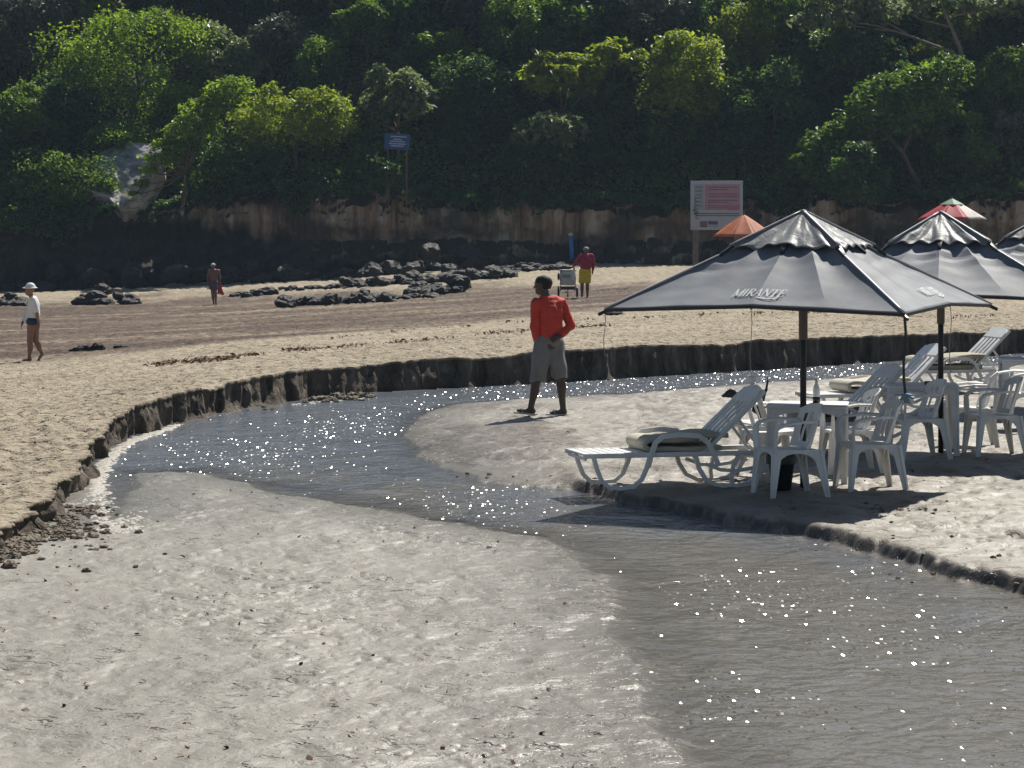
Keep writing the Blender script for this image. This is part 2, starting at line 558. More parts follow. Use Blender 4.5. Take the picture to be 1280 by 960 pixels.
def build_beach():
    s, P = bank_curve()
    D = P - CEN; D /= np.linalg.norm(D, axis=1)[:, None]
    nc = len(s)
    # retreat of the eaten-away edge
    ret = 0.13 * fbm2(s * 0.8, s * 0, 3, 4) + 0.10 * np.abs(pn2(s * 2.3, s * 0, 9)) + 0.045 * pn2(s * 6.5, s * 0, 12)
    nb = 26
    k = np.linspace(0, 1, nb)
    r0 = 0.02 * (np.exp(np.linspace(0, 1, 430) * np.log(1 + 170 / 1.9)) - 1) / 0.02 * 1.9
    r = r0[1:]
    hb = z_beach(P[:, 0] + D[:, 0] * .15, P[:, 1] + D[:, 1] * .15) + .035 * pn2(s * 1.1, s * 0, 15) - .07 * sstep(.25, .6, pn2(s * .55, s * 0, 16)) + .02 * pn2(s * 4, s * 0, 17)
    rows = []; zz = []
    for kk in k:                                   # the cut face
        t = kk
        flu = 0.15 * pn2(s * 1.9, np.full(nc, t * 0.8), 41) + 0.05 * pn2(s * 5.2, np.full(nc, t * 2.2), 43) + 0.018 * pn2(s * 15, np.full(nc, t * 5), 44)
        toe = 0.20 * (1 - sstep(0, .34, t)) * sstep(-0.15, .5, pn2(s * 0.9, s * 0, 55) + 0.25 * pn2(s * 4, s * 0, 56))
        off = ret + 0.10 * t + flu * (0.35 + 0.65 * np.sin(np.pi * min(1, t * 1.0))) - toe - 0.03 * (t > .9)
        q = P + D * off[:, None]
        rows.append(q)
        z = -0.10 + (hb + 0.10) * t
        zz.append(z + 0 * s)
    lip = rows[-1]
    q0 = np.einsum('ij,ij->i', lip - P, D)
    for rr in r:
        q = P + D * (q0 + rr)[:, None]
        rows.append(q); zz.append(None)
    XY = np.stack(rows)                            # rows, cols, 2
    X = XY[..., 0]; Y = XY[..., 1]
    Z = np.empty(X.shape)
    Z[:nb] = np.stack(zz[:nb])
    zb = z_beach(X[nb:], Y[nb:]) + relief_dry(X[nb:], Y[nb:]) * sstep(0, .25, r)[:, None]
    zb -= 0.03 * np.exp(-r / .12)[:, None] * (0.5 + 0.9 * pn2(s * 2.3, s * 0, 71))[None] * 0.6
    wl = np.exp(-r / .15)[:, None]
    Z[nb:] = zb * (1 - wl) + (hb[None] + 0.35 * (zb - hb[None])) * wl
    # keep the face under the lip continuous
    top = Z[nb]
    for i, kk in enumerate(k): Z[i] = -0.10 + (top + 0.10) * kk
    V = np.stack([X, Y, Z], -1).reshape(-1, 3)
    f = grid_faces(len(rows), nc, flip=False)
    me = np_mesh('beach', V, f)
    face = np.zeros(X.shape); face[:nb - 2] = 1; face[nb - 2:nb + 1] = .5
    # tide-wet flat beyond a wavering line, paler sand again under the cliff
    yb = np.interp(X, [-30, -11.5, -6.5, -2, 2.2, 5, 12, 30], [57, 60.5, 59, 66, 72, 79, 87, 95])
    ye = np.interp(X, [-30, -21, -14, -8, 0, 4, 10, 30], [123, 124, 126, 122, 118, 108, 104, 104])
    wob = 2.2 * pn2(X * .35, Y * .12, 61) + 1.0 * pn2(X * 1.2, Y * .4, 62)
    wet = sstep(-2.0, 3.5, Y - yb + wob) * (1 - sstep(-4, 5, Y - ye + 3 * wob))
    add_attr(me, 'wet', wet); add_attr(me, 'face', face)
    return obj('beach', me, M['beach']), s, P, D, hb


def build_bed():
    d = np.r_[np.linspace(2.5, 10.9, 14)[:-1]]
    v = np.r_[np.arange(1090, 960, -1.6), np.arange(960, 590, -0.72), np.arange(590, 436, -0.9)]
    d = np.r_[d, F * ZC / (v - VH)]
    d = np.unique(d)
    u = np.arange(-140, 1450, 2.6)
    X = (u[None, :] - U0) * d[:, None] / F
    X[:13] *= 1
    Y = np.repeat(d[:, None], len(u), 1)
    Z, s = z_bed(X, Y)
    dry = sstep(0.0, 1.2, s)
    # trodden and rippled sand
    rip = 0.0075 * fbm2(X * 2.6, Y * 1.5, 3, 81)
    n = pn2(X * 6.0, Y * 4.6, 83) + .7 * pn2(X * 13, Y * 9, 84)
    patch = sstep(-.35, .5, pn2(X * .55, Y * .35, 85))
    rip += (-0.014 * sstep(.34, .7, n) + 0.008 * sstep(.3, .7, -n)) * (0.15 + .85 * patch)
    rip += .0045 * pn2(X * 9 + 1.5 * pn2(X * 1.3, Y * .8, 87), Y * 14 + 2.2 * pn2(X * .7, Y * .6, 86), 88) * sstep(-.2, .4, pn2(X * .8, Y * .4, 89))
    rgh = sstep(.5, 2.0, X) * sstep(.02, .09, Z)      # the trampled sand under the parasols
    rip += rgh * (0.014 * fbm2(X * 3.0, Y * 2.4, 3, 91) - .019 * sstep(.15, .5, pn2(X * 4.4, Y * 3.8, 92)))
    Z = Z + rip * sstep(-.05, .8, s)
    f = grid_faces(len(d), len(u)); s_, P_ = bank_curve()
    ring = np.r_[P_ + (P_ - CEN) * .03, np.array([[60.0, -5], [-2.4, -5]])][::3]
    f = f[(seg_dist(X, Y, ring).ravel()[f] > -.05).all(1)]
    me = np_mesh('stream_bed', np.stack([X, Y, Z], -1).reshape(-1, 3), f)
    shore = np.exp(-np.maximum(s, 0) / .7) * (s > -.5)
    scarp = sstep(0.1, 0.6, X) * (1 - sstep(27, 31, Y)) * (seg_dist(X, Y, RB) > -.3)
    add_attr(me, 'shore', shore * (1 - scarp))
    dk = np.zeros(X.shape)
    c = at_z(628, 556); e = ((X - c[0]) / .85) ** 2 + ((Y - c[1]) / 2.6) ** 2
    dk = np.maximum(dk, sstep(1.5, .55, e + .8 * pn2(X * 2.2, Y * 1.0, 95) + .4 * pn2(X * 7, Y * 3, 96)))
    c = at_z(600, 590); e = ((X - c[0]) / 1.1) ** 2 + ((Y - c[1]) / .8) ** 2
    add_attr(me, 'damp', dk)
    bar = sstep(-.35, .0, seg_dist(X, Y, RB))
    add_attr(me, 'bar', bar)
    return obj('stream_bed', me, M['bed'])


def build_water():
    v = np.r_[np.arange(1090, 436, -3.0)]
    d = np.r_[np.linspace(2.5, 10.8, 10), F * ZC / (v - VH)]
    d = np.unique(d)
    u = np.arange(-170, 1480, 4.0)
    X = (u[None, :] - U0) * d[:, None] / F
    Y = np.repeat(d[:, None], len(u), 1)
    Z, s = z_bed(X, Y)
    f = grid_faces(len(d), len(u))
    s_, P_ = bank_curve()
    ring = np.r_[P_ + (P_ - CEN) * .012, np.array([[60.0, -5], [-2.4, -5]])][::3]
    sd = seg_dist(X, Y, ring).ravel()                # the stream lies inside the cut bank only
    f = f[(sd[f] > -.05).all(1)]
    me = np_mesh('stream_water', np.stack([X, Y, 0 * X], -1).reshape(-1, 3), f)
    add_attr(me, 'depth', np.clip(-Z, 0, .2))
    rf = .9 * sstep(37.0, 40.0, Y) * sstep(-1.5, .5, X)          # riffles, and spots where the sun-glint facets are made dense
    for u_, v_, a_, b_, w_ in ((960, 742, .55, 1.1, 1.0), (900, 745, .25, .7, 1.0), (1090, 800, .4, .9, .7), (930, 885, .5, .7, .65), (1150, 690, .6, 1.2, .7), (300, 575, .9, 2.6, .95), (430, 535, .8, 2.6, .85), (620, 635, .8, 1.6, .75), (230, 560, .6, 2, .7)):
        c = at_z(u_, v_); rf = np.maximum(rf, w_ * np.exp(-((X - c[0]) / a_) ** 2 - ((Y - c[1]) / b_) ** 2))
    add_attr(me, 'riffle_glint', rf)
    return obj('stream_water', me, M['water'])
M = {}


def make_ground_mats():
    # upper beach: pale dry sand, tide-wet flat, bare cut face
    n = NT('beach_sand')
    P = n.pos()
    wet = n.attr('wet'); face = n.attr('face')
    big = n.noise(n.pos((.5, .35, .5)), 1.0, 5)
    dry = n.ramp(big, [(.3, (.34, .288, .212)), (.7, (.44, .378, .284))])
    sp = n.noise(n.pos((1, .8, 1)), 7.0, 5, .65)
    dry = n.mix(n.ramp(sp, [(.32, .85), (.47, 0.0)]), dry, (.17, .13, .09))
    st = n.noise(n.pos((.07, .30, 0)), 1.0, 7, .68)
    st2 = n.noise(n.pos((1.1, 1.6, 0)), 1.0, 5, .7)
    wetc = n.ramp(st, [(.38, (.050, .038, .028)), (.47, (.095, .073, .052)), (.54, (.16, .122, .085)), (.62, (.33, .27, .19))])
    wetc = n.mix(n.ramp(st2, [(.42, 0.0), (.60, .6)]), wetc, (.15, .088, .06))
    wetc = n.mix(n.ramp(n.noise(n.pos((.22, .16, 0)), 1.0, 6, .7), [(.50, 0.0), (.60, .75)]), wetc, (.075, .036, .026))
    spk = n.noise(n.pos((6, 3.0, 1)), 1.0, 3, .7)
    wetc = n.mix(n.ramp(spk, [(.60, 0.0), (.72, .55)]), wetc, (.42, .37, .30))
    col = n.mix(wet, dry, wetc)
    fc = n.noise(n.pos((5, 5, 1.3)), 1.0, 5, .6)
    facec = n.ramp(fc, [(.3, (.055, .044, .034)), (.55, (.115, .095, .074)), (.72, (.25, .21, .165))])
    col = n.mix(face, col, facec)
    n.p(Base_Color=col, Roughness=n.ramp(wet, [(0, .9), (1, .75)]))
    n.set(n.b.inputs['Specular IOR Level'], .22)
    b1 = n.bump(n.noise(P, 5.0, 6, .64), 1.0, .09)
    pit = n.ramp(n.noise(n.pos((3.4, 4.2, 1)), 1.0, 4, .62, .3), [(.38, 0.0), (.47, 1.0)])
    b2 = n.bump(pit, 1.0, .05, b1)
    n.p(Normal=n.bump(n.noise(P, 34.0, 4, .6), .7, .012, b2))
    M['beach'] = n.m
    # stream bed: smooth grey washed sand
    n = NT('washed_sand')
    P = n.pos()
    sh = n.attr('shore'); dk = n.attr('damp'); bar = n.attr('bar')
    big = n.noise(n.pos((.6, .3, .6)), 1.0, 5)
    c = n.ramp(big, [(.3, (.200, .186, .156)), (.7, (.258, .241, .203))])
    c = n.mix(n.math('MULTIPLY', bar, .9), c, n.ramp(n.noise(n.pos((.8, .45, .8)), 1.0, 6, .62), [(.38, (.115, .092, .066)), (.47, (.20, .175, .138)), (.62, (.255, .233, .194))]))
    das = n.noise(n.pos((5.5, 4.0, 1)), 1.0, 5, .7)
    c = n.mix(n.ramp(das, [(.30, .75), (.36, 0.0)]), c, (.11, .092, .068))  # dark dashes: shade of small dents painted into the sand colour
    c = n.mix(n.ramp(dk, [(.1, 0.0), (.6, .85)]), c, n.ramp(n.noise(P, 9.0, 5, .7), [(.35, (.048, .035, .024)), (.65, (.115, .088, .062))]))
    c = n.mix(n.math('MULTIPLY', sh, .45), c, (.15, .135, .11))
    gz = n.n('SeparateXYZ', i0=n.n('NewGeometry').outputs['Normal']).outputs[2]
    c = n.mix(n.math('MULTIPLY', n.ramp(gz, [(.72, 1.0), (.93, 0.0)]), bar), c, (.070, .058, .045))  # steep edge of the bar: its backlit shade is painted dark here
    n.p(Base_Color=c, Roughness=n.ramp(sh, [(0, .54), (.5, .36), (1, .26)]))
    n.set(n.b.inputs['Specular IOR Level'], .5)
    b1 = n.bump(n.noise(n.pos((5.0, 4.2, 1)), 1.0, 6, .60, .6), .5, .05)
    gt = n.ramp(n.noise(n.pos((.9, .7, 1)), 1.0, 3, .6), [(.42, .05), (.60, .9)])
    pit = n.math('MULTIPLY', n.ramp(n.noise(n.pos((4.5, 6.0, 1)), 1.0, 4, .62, .3), [(.33, 0.0), (.41, 1.0)]), gt)
    b2 = n.bump(pit, 1.0, .035, b1)
    pit2 = n.math('MULTIPLY', n.ramp(n.noise(n.pos((12, 14, 1)), 1.0, 3, .6, .3), [(.34, 0.0), (.42, 1.0)]), gt)
    b2 = n.bump(pit2, 1.0, .010, b2)
    n.p(Normal=n.bump(n.noise(P, 28.0, 4, .62), .7, .010, b2))
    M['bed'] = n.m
    # shallow muddy stream: rippled, with facets tilted to throw sun glints at the camera
    n = NT('stream_water')
    P = n.pos()
    dep = n.attr('depth')
    yy = n.n('SeparateXYZ', i0=n.n('NewGeometry').outputs['Position']).outputs[1]
    silt_sky = n.math('ADD', n.noise(n.pos((.28, .14, 1)), 1.0, 4), n.math('MULTIPLY', n.math('SUBTRACT', 25.0, yy, clamp=False), .022))
    n.p(Base_Color=n.ramp(silt_sky, [(.46, (.150, .166, .190)), (.60, (.195, .183, .162))]), Roughness=.13, IOR=1.33)  # silt patches; blue-grey farther off stands in for reflected sky
    w1 = n.noise(n.pos((2.0, 1.1, 1)), 1.0, 3, .55, .6)
    w2 = n.noise(n.pos((7.0, 6.0, 1)), 1.0, 3, .6, .4)
    b = n.bump(w1, 1.0, .09)
    b = n.bump(w2, 1.0, .030, b)
    gate = n.math('ADD', n.attr('riffle_glint'), n.ramp(n.noise(n.pos((.50, .18, 1)), 1.0, 4, .62), [(.50, 0.0), (.68, .45)]), clamp=True)
    vor = n.n('TexVoronoi', {'feature': 'F1'}, Vector=n.n('VectorMath', {'operation': 'ADD'}, i0=n.pos((46, 13, 0)), i1=n.n('VectorMath', {'operation': 'MULTIPLY'}, i0=n.n('TexNoise', Vector=n.pos((60, 18, 0)), Scale=1.0).outputs['Color'], i1=(.9, .9, 0)).outputs[0]).outputs[0], Scale=1.0, Randomness=1.0)
    sep = n.n('SeparateColor', i0=vor.outputs['Color'])
    sx = n.math('MULTIPLY_ADD', sep.outputs[0], .60, .04); sy = n.math('MULTIPLY_ADD', sep.outputs[1], .60, -.81)
    fac = n.n('VectorMath', {'operation': 'NORMALIZE'}, i0=n.n('CombineXYZ', i0=sx, i1=sy, i2=1.0).outputs[0]).outputs[0]
    m = n.math('MULTIPLY', n.math('LESS_THAN', vor.outputs['Distance'], .40), gate)
    wn_ = n.n('TexWhiteNoise', {'noise_dimensions': '3D'}, Vector=vor.outputs['Position']).outputs[0]
    m = n.math('MULTIPLY', n.math('LESS_THAN', vor.outputs['Distance'], .42), n.math('LESS_THAN', wn_, n.math('MULTIPLY', gate, .95)))
    mx = n.n('Mix', {'data_type': 'VECTOR'})
    n.set(mx.inputs['Factor'], m); n.set(mx.inputs[4], b); n.set(mx.inputs[5], fac)
    nrm = n.n('VectorMath', {'operation': 'NORMALIZE'}, i0=mx.outputs[1]).outputs[0]
    n.p(Normal=nrm, Alpha=n.ramp(dep, [(0.0, 0.15), (.022, .55), (.085, .96)]))
    M['water'] = n.m
    # hill and cliff
    n = NT('cliff_rock')
    P = n.pos()
    z = n.n('SeparateXYZ', i0=n.n('NewGeometry').outputs['Position']).outputs[2]
    slope = n.n('SeparateXYZ', i0=n.n('NewGeometry').outputs['Normal']).outputs[2]
    stv = n.noise(n.pos((1.5, .6, .10)), 1.0, 6, .66, .2)
    c = n.ramp(stv, [(.33, (.10, .062, .042)), (.45, (.28, .18, .115)), (.54, (.42, .32, .235)), (.66, (.55, .48, .39))])
    blot = n.noise(n.pos((.22, .2, .35)), 1.0, 5, .6)
    c = n.mix(n.ramp(blot, [(.42, .85), (.54, 0.0)]), c, (.06, .045, .035))
    alg = n.math('ADD', z, n.math('MULTIPLY', n.noise(n.pos((.8, .4, .35)), 1.0, 5, .65), -3.2))
    xx = n.n('SeparateXYZ', i0=n.n('NewGeometry').outputs['Position']).outputs[0]
    alg = n.math('SUBTRACT', alg, n.math('MULTIPLY', n.math('MULTIPLY', n.math('SUBTRACT', -9.0, xx), .14, clamp=True), 1.9))
    c = n.mix(n.ramp(n.math('ADD', n.math('MULTIPLY', alg, .5), .95), [(.25, 1.0), (.75, 0.0)]), c, (.020, .018, .017))
    soil = n.ramp(n.noise(P, 1.3, 5), [(.3, (.022, .018, .012)), (.7, (.06, .045, .028))])
    c = n.mix(n.ramp(slope, [(.45, 0.0), (.62, 1.0)]), c, soil)
    n.p(Base_Color=c, Roughness=.9)
    n.p(Normal=n.bump(n.noise(n.pos((1.6, 1.6, .6)), 1.6, 6, .62), .9, .16))
    M['cliff'] = n.m
    n = NT('pale_rock')
    st = n.noise(n.pos((.9, .9, 2.4)), 1.4, 6, .62, .4)
    n.p(Base_Color=n.ramp(st, [(.3, (.10, .095, .09)), (.5, (.34, .335, .33)), (.7, (.52, .51, .50))]), Roughness=.75)
    n.p(Normal=n.bump(n.noise(n.pos((1, 1, 1.5)), 3.0, 6, .65), .9, .10))
    M['pale_rock'] = n.m
    n = NT('black_rock')
    f = n.noise(n.pos(obj=True), 2.2, 6, .68)
    n.p(Base_Color=n.ramp(f, [(.3, (.012, .010, .009)), (.55, (.030, .025, .022)), (.75, (.075, .064, .055))]), Roughness=.6)
    n.p(Normal=n.bump(n.noise(n.pos(obj=True), 5.0, 6, .7), 1.0, .10))
    M['black_rock'] = n.m
    M['clod'] = simple('sand_clod', (.20, .165, .122), .9, .45, 5.0, .03, 12.0)
    M['foam'] = simple('foam', (.36, .335, .29), .6, .12, 9.0, .01, 50.0)
    M['weed'] = simple('dry_seaweed', (.15, .080, .045), .8, .5, 3.0)
    M['far'] = simple('far_ground', (.12, .10, .08), .95)


make_ground_mats()
# ---------------------------------------------------------------- build the ground
beach, b_s, b_P, b_D, b_h = build_beach(); tag(beach, kind='structure')
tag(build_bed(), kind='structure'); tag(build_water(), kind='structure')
g = np_mesh('ground', np.array([[-1500, -600, -2.6], [1500, -600, -2.6], [1500, 2400, -2.6], [-1500, 2400, -2.6]]), np.array([[0, 1, 2, 3]]))
tag(obj('ground', g, M['far']), kind='structure')


# ---------------------------------------------------------------- cliff and hill
def cliff_foot(X): return 140.5 + 1.6 * pn2(X * .09, X * 0, 101) + 0.9 * pn2(X * .31, X * 0, 102) - 3.0 * sstep(-15, -24, X)


def cliff_top(X):
    return np.interp(X, [-70, -26, -20, -17.5, -12, -6, 2, 9, 16, 26, 70], [2.6, 2.4, 2.6, 3.2, 3.9, 3.6, 3.4, 3.3, 3.5, 3.7, 4.0]) + .45 * pn2(X * .33, X * 0, 104) + .28 * pn2(X * 1.3, X * 0, 105)


def hill_rise(X): return np.interp(X, [-70, -24, -12, -4, 12, 24, 70], [.70, .70, .78, .92, .98, .9, .9])


def z_hill(X, Y):
    t = np.maximum(Y - cliff_foot(X) - 1.3, 0)
    return cliff_top(X) + hill_rise(X) * np.minimum(t, 30) + .35 * np.maximum(t - 30, 0)


def build_cliff():
    X1 = np.r_[np.linspace(-80, -29, 60)[:-1], np.linspace(-29, 29, 720), np.linspace(29, 80, 60)[1:]]
    t = np.linspace(0, 1, 90)
    V = []
    yf = cliff_foot(X1); zt = cliff_top(X1)
    for k in t:
        z = -2.4 + (zt + 2.4) * k
        rill = -np.abs(pn2(X1 * 1.3, z * .12, 111)) * .55 - .28 * np.abs(pn2(X1 * 3.7, z * .3, 112)) + .25 * pn2(X1 * .8, z * 1.1, 113) + .10 * pn2(X1 * 6, z * 3, 114)
        rag = .5 * pn2(X1 * 1.1, z * 1.3, 115) * (1 - sstep(.0, 1.9, z)) - 0.5 * (1 - sstep(.2, 1.6, z)) * sstep(-.3, .4, pn2(X1 * .35, z * .5, 116))
        und = .55 * np.exp(-((z - 1.5) / .6) ** 2)
        y = yf - .2 + rill + rag + und + 0.9 * k ** 2 + .35 * sstep(.9, 1, k)
        V.append(np.stack([X1, y, z], -1))
    y0 = V[-1][:, 1]
    r = 0.25 * (np.exp(np.linspace(0, 1, 70) * np.log(1 + 75 / 3.0)) - 1) / .25 * 3.0
    for rr in r[1:]:
        y = y0 + rr
        z = z_hill(X1, y) + .35 * fbm2(X1 * .3, y * .3, 3, 118) * min(1, rr)
        z = np.maximum(z, zt)
        V.append(np.stack([X1, y, z], -1))
    V = np.stack(V)
    return obj('cliff', np_mesh('cliff', V.reshape(-1, 3), grid_faces(V.shape[0], V.shape[1])), M['cliff'])


tag(build_cliff(), kind='structure')

# pale rock slab half way up the slope on the left
def pale_slab():
    u = np.linspace(100, 200, 60); k = np.linspace(0, 1, 50)
    V = []
    for kk in k:
        for uu in u:
            f = (uu - 100) / 100
            vt = np.interp(f, [0, .25, .6, 1], [222, 190, 178, 180]); vb = np.interp(f, [0, .3, .5, .75, 1], [236, 244, 260, 240, 194])
            v = vb + (vt - vb) * kk
            d = 137.4 + 4.2 * kk + 1.6 * (1 - f) + .5 * float(pn2(f * 3, kk * 2, 121)) - .28 * abs(float(pn2(f * 9 + kk * 7, kk * 3, 122))) - .10 * abs(float(pn2(f * 23 + kk * 15, kk * 6, 123)))
            V.append(at_d(uu, v, d))
    n = len(V)
    V = np.array(V); B = V + np.array([0, 2.5, -1.2])
    q = grid_faces(50, 60)
    rim = [i for i in range(60)] + [i * 60 + 59 for i in range(1, 50)] + [49 * 60 + i for i in range(58, -1, -1)] + [i * 60 for i in range(48, 0, -1)]
    sk = np.array([[a, b, b + n, a + n] for a, b in zip(rim, rim[1:] + rim[:1])])
    me = np_mesh('rock_outcrop', np.r_[V, B], [q, q[:, ::-1] + n, sk[:, ::-1]])
    return tag(obj('rock_outcrop', me, M['pale_rock']), 'pale grey sloping rock face bare among the bushes above the cliff', 'rock')


pale_slab()


# ---------------------------------------------------------------- trees
LEAF = {
    'bright': leaf_mat('leaf_bright', (.055, .110, .018), (.27, .39, .060), .6, (1.5, 1.5, .5)),
    'yellow': leaf_mat('leaf_yellow', (.07, .115, .020), (.34, .42, .075), .55, (1.5, 1.45, .5)),
    'mid': leaf_mat('leaf_mid', (.035, .075, .020), (.20, .32, .065), .56, (1.5, 1.5, .5)),
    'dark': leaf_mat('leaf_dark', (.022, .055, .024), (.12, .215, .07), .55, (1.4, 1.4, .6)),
    'pale': leaf_mat('leaf_pale', (.07, .115, .055), (.32, .38, .20), .42, (1.1, 1.15, .7)),
    'grey': leaf_mat('leaf_grey', (.05, .075, .05), (.19, .215, .155), .3, (1.0, 1.0, .8)),
}
M['bark'] = simple('bark', (.11, .085, .065), .9, .35, 3.0, .03, 10.0)
M['bark_pale'] = simple('bark_pale', (.24, .20, .16), .9, .3, 3.0, .03, 10.0)


def leaves(clumps, n, size, up=.55, shell=(.45, 1.15), g=rng, droop=0.0, aspect=.55):
    """n leaf blades scattered through the outer volume of a set of clumps (cx,cy,cz,rx,ry,rz)"""
    cl = np.array(clumps, float)
    w = (cl[:, 3] * cl[:, 5]) ** 1.0; w /= w.sum()
    k = g.choice(len(cl), n, p=w)
    d = g.normal(size=(n, 3)); d /= np.linalg.norm(d, axis=1)[:, None]
    d[:, 2] = np.where((d[:, 2] < -.25) & (g.random(n) < .72), -d[:, 2], d[:, 2])
    r = g.uniform(shell[0], shell[1], n) ** .7
    nz = pn3(d * 2.2 + k[:, None] * 3.7, 5) + .5 * pn3(d * 5.1 + k[:, None] * 1.7, 6)
    r = r * (1 + .42 * nz) + (g.random(n) < .10) * g.uniform(0, .35, n)
    an = g.uniform(.7, 1.35, (len(cl), 3))
    pos = cl[k, :3] + d * r[:, None] * cl[k, 3:6] * an[k]
    pos[:, 2] -= droop * g.random(n) ** 2
    nor = d * .40 + g.normal(size=(n, 3)) * .60 + np.array([0, 0, up])
    nor /= np.linalg.norm(nor, axis=1)[:, None]
    a = np.cross(nor, g.normal(size=(n, 3))); a /= np.linalg.norm(a, axis=1)[:, None]
    b = np.cross(nor, a)
    L = size * g.uniform(.6, 1.35, n)[:, None]
    A = a * L; Bv = b * L * aspect
    fold = nor * L * .16
    V = np.stack([pos - A, pos - Bv + fold, pos + A - fold * .6, pos + Bv + fold], 1).reshape(-1, 3)
    q = np.arange(n * 4).reshape(-1, 4)
    cr = g.random(len(cl))
    rnd = np.clip(.45 * cr[k] + .55 * g.random(n), 0, 1)
    return V, q, np.repeat(rnd, 4)


def crown_mesh(name, clumps, n, size, **kw):
    V, q, rnd = leaves(clumps, n, size, **kw)
    me = np_mesh(name, V, q, False)
    add_attr(me, 'rnd', rnd)
    return me


def limbs(base, clumps, r0, g, bend=.3, mb=None, n_main=5):
    """tapered trunk rising from base, forking into limbs that end inside the clumps"""
    mb = mb or MB()
    base = np.array(base, float)
    c = np.mean([k[:3] for k in clumps], 0)
    fork = base + (c - base) * .5 + np.array([g.uniform(-.3, .3), 0, 0])
    p = [base + (fork - base) * t + np.array([bend * math.sin(t * 3) * .4, 0, 0]) for t in np.linspace(0, 1, 6)]
    mb.tube(p, [r0 * (1 - .45 * t) for t in np.linspace(0, 1, 6)], 7)
    for k in clumps[:n_main]:
        e = np.array(k[:3], float); m = (fork + e) / 2 + g.normal(size=3) * .18 * np.linalg.norm(e - fork) * .5
        mb.tube([p[-1], p[-1] * .35 + m * .65, m * .5 + e * .5, e], [r0 * .5, r0 * .36, r0 * .22, r0 * .08], 6)
    return mb


def clump_set(c, rx, ry, rz, n, g, cr=(.30, .46), flat=.8):
    out = []
    for i in range(n):
        th = 2.399 * i + g.uniform(-.4, .4); zz = g.uniform(-.85, .95)
        q = math.sqrt(max(0, 1 - zz * zz)) * g.uniform(.55, .9)
        s = g.uniform(*cr)
        out.append((c[0] + rx * q * math.cos(th), c[1] + ry * q * math.sin(th), c[2] + rz * zz * .75, rx * s, ry * s, max(rx, rz) * s * flat))
    return out


def d_for(u, v, lift):
    """depth at which a crown seen at (u, v) hangs 'lift' metres above the slope"""
    for d in np.arange(136, 185, .4):
        X = (u - U0) * d / F; z = ZC - (v - VH) * d / F
        if z - lift < float(z_hill(np.array(X), np.array(d))): return d
    return 180.0


def tree(u, v, rx, ry, kind, label, n=3500, size=.17, nclump=20, lift=1.3, name='tree', cat='tree', group=None, d=None, seed=0, bark='bark', flat=.8, up=.55, r0=.16, cr=(.30, .46), droop=0.0):
    g = np.random.default_rng(1000 + seed)
    d = d or d_for(u, v, lift) - 1.0
    c = at_d(u, v, d)
    s = d / F
    RX, RZ = rx * s, ry * s
    zb = float(z_hill(np.array(c[0]), np.array(c[1])))
    root = thing(name, label, cat, (c[0], c[1], zb - .3), 0, group)
    n = int(n * 1.8); size *= .78
    cl = clump_set((0, 0, c[2] - zb + .3), RX, max(RX * .75, 1.0), RZ, int(nclump * 1.5), g, (cr[0] * .62, cr[1] * .92), flat)
    obj('crown', crown_mesh('crown', cl, n, size, g=g, up=up, droop=droop), LEAF[kind], root)
    limbs((0, 0, 0), cl, r0, g).build('trunk', M[bark], root, smooth=True)
    return root


